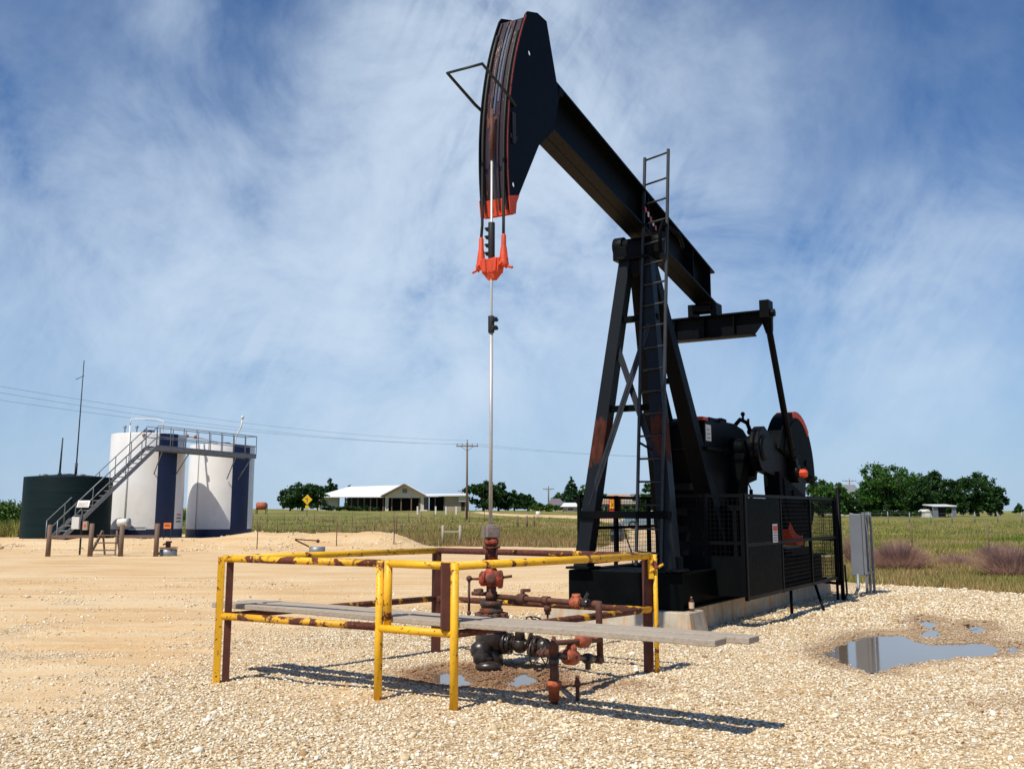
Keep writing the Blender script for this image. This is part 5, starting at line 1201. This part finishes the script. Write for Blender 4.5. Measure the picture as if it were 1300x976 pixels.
# ============================================================ TREES
def crown_mesh(name, blobs, n, leaf, mat, seed):
    """many small leaf sprays spread over the shells of overlapping clumps"""
    r = np.random.default_rng(seed); P = []
    vol = np.array([b[3]**2*b[4] for b in blobs]); vol /= vol.sum()
    for (bx_, by_, bz_, br, bh), w in zip(blobs, vol):
        k = int(n*w); 
        sub = r.normal(size=(max(6, k//60), 3)); sub /= np.linalg.norm(sub, axis=1)[:, None]
        sub *= r.uniform(.55, 1.0, (len(sub), 1)); sub[:, 2] = np.where(sub[:, 2] < -.35, sub[:, 2]*.5, sub[:, 2])
        c = sub[r.integers(0, len(sub), k)]+r.normal(0, .17, (k, 3))
        P.append(np.stack([bx_+c[:, 0]*br, by_+c[:, 1]*br, bz_+c[:, 2]*bh], -1))
    P = np.concatenate(P); m_ = len(P)
    a = r.normal(size=(m_, 3)); a /= np.linalg.norm(a, axis=1)[:, None]; b = np.cross(a, r.normal(size=(m_, 3))); b /= np.linalg.norm(b, axis=1)[:, None]
    s = leaf*r.uniform(.5, 1.3, (m_, 1))
    V4 = np.stack([P-a*s, P+b*s*.55, P+a*s, P-b*s*.55], 1).reshape(-1, 3)
    q = np.arange(m_*4).reshape(-1, 4)
    me = bpy.data.meshes.new(name); me.vertices.add(len(V4)); me.vertices.foreach_set('co', V4.astype(np.float32).ravel())
    me.loops.add(q.size); me.loops.foreach_set('vertex_index', q.astype(np.int32).ravel()); me.polygons.add(len(q)); me.polygons.foreach_set('loop_start', np.arange(0, q.size, 4, dtype=np.int32)); me.update()
    me.materials.append(M[mat]); return me
def blobs(h, w, kind, seed):
    r = random.Random(seed); out = []
    if kind == 'conifer':
        for i in range(9): f = i/8; rr = w/2*(1-f)**.8*.85+.12; out.append((r.uniform(-.15, .15), r.uniform(-.15, .15), h*(.16+.80*f), rr, h*.09))
        for i in range(8): f = r.uniform(.1, .6); a = r.uniform(0, 6.3); rr = w/2*(1-f)*.7; out.append((rr*math.cos(a), rr*math.sin(a), h*(.15+.75*f), w*.16, h*.08))
    else:
        base = .04
        for i in range(26):
            a = r.uniform(0, 6.3); q = r.uniform(.1, 1)**.6*w*.40; z = h*(base+.14+(.80-base-.10)*r.random()**.8*(1-.30*(q/(w*.4))**2))
            out.append((q*math.cos(a), q*math.sin(a)*.9, z, w*r.uniform(.13, .22), h*r.uniform(.10, .18)))
        for i in range(12): a = r.uniform(0, 6.3); q = w*r.uniform(.08, .40); out.append((q*math.cos(a), q*math.sin(a), h*r.uniform(.13, .30), w*r.uniform(.11, .16), h*r.uniform(.09, .14)))
        out.append((0, 0, h*.80, w*.20, h*.16))
    return out
def trunk_mb(h, w, seed, kind):
    r = random.Random(seed); m = MB(); tr = max(.12, h*.035); th = h*(.9 if kind == 'conifer' else .42)
    pts = [V((0, 0, -.4)), V((.03*h*r.uniform(-1, 1), 0, th*.5)), V((.04*h*r.uniform(-1, 1), .03*h*r.uniform(-1, 1), th))]
    m.path(pts, [tr*1.3, tr, tr*.6], 8)
    if kind != 'conifer':
        for i in range(7):
            a = i*.9+r.random()*.5; s_ = pts[1].lerp(pts[2], r.uniform(.1, 1)); e_ = V((math.cos(a)*w*.32, math.sin(a)*w*.32, h*r.uniform(.5, .8))); m.path([s_, s_.lerp(e_, .5)+V((0, 0, .04*h)), e_], [tr*.5, tr*.32, tr*.12], 6)
    return m
def tree(u, vtop, Y, wpx, kind, mat, label, seed, vbase=None, n=4200, group=None, dense=1):
    p = OnG(u, Y); h = (A(u, vtop, Y).z-p.z)*1.12; w = wpx/F_*Y*math.cos(TILT)*1.12
    name = 'conifer_tree' if kind == 'conifer' else 'broadleaf_tree'
    t = thing(name, p, label, 'tree', group); t.rotation_euler = (0, 0, 0)
    trunk_mb(h, w, seed, kind).build('trunk', 'bark', t)
    me = crown_mesh('crown', blobs(h, w, kind, seed), int(n*1.35), max(.13, .00125*Y), mat, seed); o = bpy.data.objects.new('crown', me); COL.objects.link(o); o.parent = t
g = 'trees left of the white-roofed shed'
tree(384, 613.5, 190, 50, 'oak', 'leafdark', 'broad dark oak left of the white-roofed shed', 1, n=6000, group=g)
tree(368, 620, 196, 26, 'oak', 'leafdark', 'smaller dark oak at the left end behind the yellow diamond sign', 2, n=2500, group=g)
tree(418, 609.5, 215, 18, 'oak', 'leafdark', 'ragged tall tree top showing above the left end of the white roof', 3, n=1800, group=g)
tree(404, 617, 210, 24, 'oak', 'leafdark', 'dark tree between the broad oak and the white roof', 4, n=2200, group=g)
tree(443, 619, 232, 10, 'oak', 'leafmid', 'small tree top peeking over the white metal roof', 5, n=800)
tree(564, 628.5, 226, 18, 'oak', 'leafmid', 'low tree top behind the flat white shed roof', 6, n=900)
g = 'trees between the sheds and the mauve-roofed house'
tree(614, 611, 185, 40, 'oak', 'leafdark', 'tall dark oak just right of the brown utility pole', 7, n=6500, group=g)
tree(633, 616.5, 190, 30, 'oak', 'leafdark', 'dark oak right behind the steel pumping rod', 8, n=4500, group=g)
tree(653, 624, 190, 30, 'oak', 'leafdark', 'lower dark oak right of the pumping rod', 9, n=4000, group=g)
tree(670, 628, 190, 22, 'oak', 'leafdark', 'lowest oak at the right end of the row beyond the rod', 10, n=2500, group=g)
tree(683, 639, 185, 16, 'oak', 'leafbright', 'small bright green bushy tree beyond the white barrel', 11, n=1200)
tree(697, 640, 183, 10, 'oak', 'leafbright', 'tiny bright green tree in front of the mauve-roofed house', 12, n=800)
g = 'trees behind the pumpjack legs'
tree(726, 608.5, 180, 28, 'conifer', 'leafconifer', 'green conifer just left of the pumpjack front leg', 13, n=5200, group=g)
tree(708, 626, 225, 18, 'oak', 'leafmid', 'small round tree behind the mauve-roofed house', 14, n=1500, group=g)
tree(744, 616, 185, 28, 'oak', 'leafmid', 'mid green tree directly behind the left pumpjack leg', 15, n=3500, group=g)
tree(762, 627, 190, 24, 'oak', 'leafmid', 'tree right of the left pumpjack leg above the house roof', 16, n=2500, group=g)
tree(780, 632, 200, 18, 'oak', 'leafdark', 'low dark tree top over the orange-tan roof', 17, n=1500, group=g)
tree(824, 616, 140, 36, 'oak', 'leafdark', 'dark tree seen between the ladder and the front pumpjack leg', 18, n=5000, group=g)
g = 'trees around the barn on the right'
tree(1040, 606.5, 215, 34, 'oak', 'leafdark', 'dark round tree just right of the counterweight', 19, n=4500, group=g)
tree(1062, 613, 175, 40, 'oak', 'leafmid', 'light green tree behind the grey cabinet', 20, n=6000, group=g)
tree(1045, 617, 170, 34, 'oak', 'leafmid', 'green tree seen through the rear guard gate', 21, n=4500, group=g)
tree(1084, 630, 178, 28, 'oak', 'leafdark', 'low dark tree in front of the grey barn roof', 22, n=3000, group=g)
g = 'row of large trees in the right distance'
tree(1126, 590, 180, 58, 'oak', 'leafmid', 'tallest light green tree of the right-hand row', 23, n=12000, group=g)
tree(1152, 597, 185, 50, 'oak', 'leafmid', 'green tree second in the right-hand row after the tallest', 24, n=9000, group=g)
tree(1105, 612, 182, 30, 'oak', 'leafmid', 'lower green tree at the left end of the right-hand row', 25, n=5000, group=g)
tree(1184, 601, 185, 52, 'oak', 'leafdark', 'dark tree right above the open carport', 26, n=10000, group=g)
tree(1209, 612, 180, 36, 'oak', 'leafdark', 'dark tree between the carport and the last big crown', 27, n=6000, group=g)
tree(1242, 603, 185, 58, 'oak', 'leafdark', 'big dark spreading tree at the right end of the row', 28, n=11000, group=g)
tree(1264, 622, 185, 28, 'oak', 'leafdark', 'low dark limb-heavy tree at the far right end of the row', 29, n=4000, group=g)
tree(1168, 616, 176, 40, 'oak', 'leafdark', 'dark tree behind the tiny white shed', 30, n=5000, group=g)
tree(1294, 640, 330, 12, 'conifer', 'leafdark', 'tiny far conifer alone on the right horizon', 31, n=900)
# hedges
def hedge(u0, u1, Y, h, label, mat, n, seed):
    a, b = OnG(u0, Y), OnG(u1, Y); W = b.x-a.x; k = max(3, int(W/ (h*.9))); r = random.Random(seed)
    bl = [(W*(i+.5)/k, r.uniform(-.3, .3), h*.5, h*.75, h*.5*r.uniform(.7, 1.1)) for i in range(k)]
    me = crown_mesh('hedge', bl, n, max(.1, .0011*Y), mat, seed); o = bpy.data.objects.new('hedge', me); COL.objects.link(o); o.location = a; tag(o, label, 'hedge')
hedge(1098, 1180, 172, 1.1, 'low green hedge under the large trees in the right distance', 'leafdark', 5000, 41)
hedge(672, 735, 186, 1.0, 'low garden hedge before the mauve-roofed house', 'leafmid', 3000, 42)
hedge(758, 815, 145, 1.1, 'low hedge in front of the house between the pumpjack legs', 'leafmid', 2500, 43)
hedge(-90, 42, 64, 2.3, 'long green thicket behind the dark tank at the left edge', 'leafbright', 16000, 44)
hedge(233, 242, 95, 1.6, 'narrow piece of thicket seen between the two white tanks', 'leafmid', 1500, 45)
hedge(410, 480, 194, .9, 'low shrubs in the shade under the white roof', 'leafdark', 2500, 46)
# reddish twiggy bushes on the right
def twigbush(u, Y, wpx, h, label, seed, n=2600):
    p = OnG(u, Y); w = wpx/F_*Y*1.1; n = int(n*.75); r = np.random.default_rng(seed)
    a = r.uniform(0, 6.283, n); rad = np.sqrt(r.random(n))*w*.5; bx0 = np.cos(a)*rad*.45; by0 = np.sin(a)*rad*.35
    hh = h*1.08*np.sqrt(np.clip(1-(rad/(w*.54))**2, .05, 1))*r.uniform(.25, 1.0, n)**.6; tx = np.cos(a)*rad+r.normal(0, .16, n); ty = np.sin(a)*rad*.8+r.normal(0, .08, n)
    f0 = r.uniform(0, .7, n); B = np.stack([bx0+(tx-bx0)*f0, by0+(ty-by0)*f0, hh*f0], -1); T = np.stack([tx, ty, hh], -1)
    wv = np.stack([-np.sin(a), np.cos(a), 0*a], -1)*r.uniform(.004, .010, n)[:, None]
    V3 = np.stack([B-wv, B+wv, T], 1).reshape(-1, 3)
    o = trimesh('twiggy_bush', V3, np.arange(len(V3)).reshape(-1, 3), M['twig']); o.location = p; tag(o, label, 'bush', 'reddish twiggy bushes in the right field')
twigbush(1143, 27.5, 82, .86, 'reddish-brown twiggy bush, the wide one in the middle', 1, 4200)
twigbush(1110, 29.0, 50, .55, 'small reddish bush against the left side of the wide one', 2, 1500)
twigbush(1085, 31, 34, .95, 'reddish bush partly hidden behind the grey cabinet', 3, 1600)
twigbush(1285, 24.5, 90, .85, 'reddish bush cut by the right edge of the view', 4, 3800)
twigbush(1215, 29.5, 70, .40, 'low sparse greyish-red bush between the two larger ones', 5, 1500)
twigbush(1262, 33, 60, .6, 'reddish bush behind the one at the right edge', 6, 1800)

# ============================================================ SKY, SUN, CAMERA
SEL, SAZ = 57., math.atan2(-.63, -.78)
sd_ = V((math.sin(SAZ)*math.cos(R(SEL)), math.cos(SAZ)*math.cos(R(SEL)), math.sin(R(SEL))))
su = bpy.data.lights.new('sun', 'SUN'); su.energy = 4.6; su.angle = R(.53); su.color = (1, .945, .83)
so_ = bpy.data.objects.new('sun', su); COL.objects.link(so_); so_.rotation_euler = sd_.to_track_quat('Z', 'Y').to_euler()
w = bpy.data.worlds.new('World'); sc.world = w; w.use_nodes = True; nt = w.node_tree; bg = nt.nodes['Background']
sky = N(nt, 'ShaderNodeTexSky', sky_type='NISHITA', sun_disc=False, sun_elevation=R(SEL), sun_rotation=SAZ % (2*math.pi), altitude=150, air_density=1.0, dust_density=.35, ozone_density=1.6)
tc = N(nt, 'ShaderNodeTexCoord'); dirv = tc.outputs['Generated']
def wn(scale, amt, detail=4, rough=.6):
    n = N(nt, 'ShaderNodeTexNoise', ins={'Scale': scale, 'Detail': detail, 'Roughness': rough}); nt.links.new(dirv, n.inputs['Vector'])
    s = N(nt, 'ShaderNodeVectorMath', operation='SUBTRACT'); nt.links.new(n.outputs['Color'], s.inputs[0]); s.inputs[1].default_value = (.5, .5, .5)
    q = N(nt, 'ShaderNodeVectorMath', operation='SCALE'); nt.links.new(s.outputs[0], q.inputs[0]); q.inputs['Scale'].default_value = amt; return q.outputs[0]
a_ = N(nt, 'ShaderNodeVectorMath', operation='ADD'); nt.links.new(dirv, a_.inputs[0]); nt.links.new(wn(3.2, .30, 6), a_.inputs[1]); warped = a_.outputs[0]
# soft banks of cirrus, each a patch of the sky: (direction seen at that pixel, angular radius, density)
CL = [((430, 310), .24, .42), ((540, 350), .27, .72), ((340, 375), .24, .42), ((640, 120), .22, .60), ((610, 0), .16, .45), ((720, 20), .16, .38), ((800, 170), .20, .45), ((590, 200), .15, .50), ((850, 300), .19, .42),
      ((60, 310), .20, .50), ((210, 5), .08, .55), ((1200, 400), .15, .62), ((1090, 470), .17, .38), ((70, 130), .20, .18), ((1130, 200), .20, .16), ((690, 300), .17, .50), ((160, 430), .25, .30), ((820, 490), .26, .25), ((1290, 270), .12, .22), ((500, 420), .24, .38), ((900, 90), .15, .22)]
tot = None
for (uv, rad, wt) in CL:
    c = ray(*uv).normalized()
    d = N(nt, 'ShaderNodeVectorMath', operation='DISTANCE'); nt.links.new(warped, d.inputs[0]); d.inputs[1].default_value = c
    mr = N(nt, 'ShaderNodeMapRange', interpolation_type='SMOOTHSTEP', ins={'From Min': rad*1.15, 'From Max': 0.0, 'To Min': 0, 'To Max': wt}); nt.links.new(d.outputs['Value'], mr.inputs[0])
    tot = mr.outputs[0] if tot is None else math_(nt, 'ADD', tot, mr.outputs[0])
sp = N(nt, 'ShaderNodeSeparateXYZ'); nt.links.new(dirv, sp.inputs[0])
def streak(rot, sc_, scale, detail, rough, dist):
    m_ = N(nt, 'ShaderNodeMapping'); m_.inputs['Rotation'].default_value = (0, R(rot), 0); m_.inputs['Scale'].default_value = sc_
    m0 = N(nt, 'ShaderNodeMapping'); m0.inputs['Scale'].default_value = sc_; m_.inputs['Scale'].default_value = (1, 1, 1)
    nt.links.new(dirv, m_.inputs[0]); nt.links.new(m_.outputs[0], m0.inputs[0]); return noi(nt, m0.outputs[0], scale, detail, rough, dist)
iso = noi(nt, dirv, 5.5, 11, .62, .5)
sl = streak(24, (1.5, 1.5, 4.5), 2.6, 8, .6, .6)      # streaks falling to the right, west side
sr = streak(-28, (1.5, 1.5, 4), 2.6, 8, .6, .6)     # rising to the right, east side
side = N(nt, 'ShaderNodeMapRange', interpolation_type='SMOOTHSTEP', ins={'From Min': -.08, 'From Max': .12}); nt.links.new(sp.outputs[0], side.inputs[0])
stk = N(nt, 'ShaderNodeMix', data_type='FLOAT'); nt.links.new(side.outputs[0], stk.inputs[0]); nt.links.new(sl, stk.inputs[2]); nt.links.new(sr, stk.inputs[3])
rip = streak(62, (2, 2, 9), 7.0, 3, .5, .9)
ripm = noi(nt, dirv, 3.5, 2, .5)
ripk = math_(nt, 'MULTIPLY', math_(nt, 'SUBTRACT', rip, .5), math_(nt, 'MULTIPLY', ramp(nt, ripm, [(.46, (0, 0, 0)), (.60, (1, 1, 1))]), .6))
tex = math_(nt, 'ADD', math_(nt, 'ADD', math_(nt, 'MULTIPLY', iso, 2.8), math_(nt, 'MULTIPLY', stk.outputs[0], .5)), ripk)
tex = math_(nt, 'MAXIMUM', math_(nt, 'SUBTRACT', tex, .97), .03)
cov = math_(nt, 'MULTIPLY', math_(nt, 'ADD', math_(nt, 'MULTIPLY', tot, .88), .09), tex)
mk = math_(nt, 'SUBTRACT', 1.0, math_(nt, 'POWER', 2.718, math_(nt, 'MULTIPLY', cov, -1.25)))
mask = N(nt, 'ShaderNodeMapRange', ins={'From Min': 0, 'From Max': 1, 'To Min': 0, 'To Max': 1.0}); nt.links.new(mk, mask.inputs[0])
# thin milky veil low in the sky
veil = N(nt, 'ShaderNodeMapRange', interpolation_type='SMOOTHSTEP', ins={'From Min': .30, 'From Max': .0, 'To Min': 0, 'To Max': .75}); nt.links.new(sp.outputs[2], veil.inputs[0])
tint = mixc(nt, 1.0, sky.outputs[0], (.70, .91, 1.20), 'MULTIPLY')
hsv = N(nt, 'ShaderNodeHueSaturation', ins={'Saturation': 1.14, 'Value': .89}); nt.links.new(tint, hsv.inputs['Color'])
base = mixc(nt, veil.outputs[0], hsv.outputs[0], (4.5, 6.3, 8.7))
cloud = mixc(nt, mask.outputs[0], base, (7.3, 8.7, 10.3))
nt.links.new(cloud, bg.inputs[0]); bg.inputs[1].default_value = .09
cam = bpy.data.cameras.new('camera'); co = bpy.data.objects.new('camera', cam); COL.objects.link(co); sc.camera = co
co.location = (0, 0, H); co.rotation_euler = (R(90)+TILT, 0, 0)
cam.sensor_width = 36; cam.lens = 36*F_/1300; cam.shift_y = -(488-CY)/1300; cam.clip_end = 20000; cam.clip_start = .05
sc.render.engine = 'CYCLES'; sc.view_settings.view_transform = 'Standard'; sc.view_settings.look = 'None'; sc.view_settings.exposure = 0.0; sc.view_settings.gamma = 1
sc.cycles.max_bounces = 5; sc.cycles.diffuse_bounces = 3
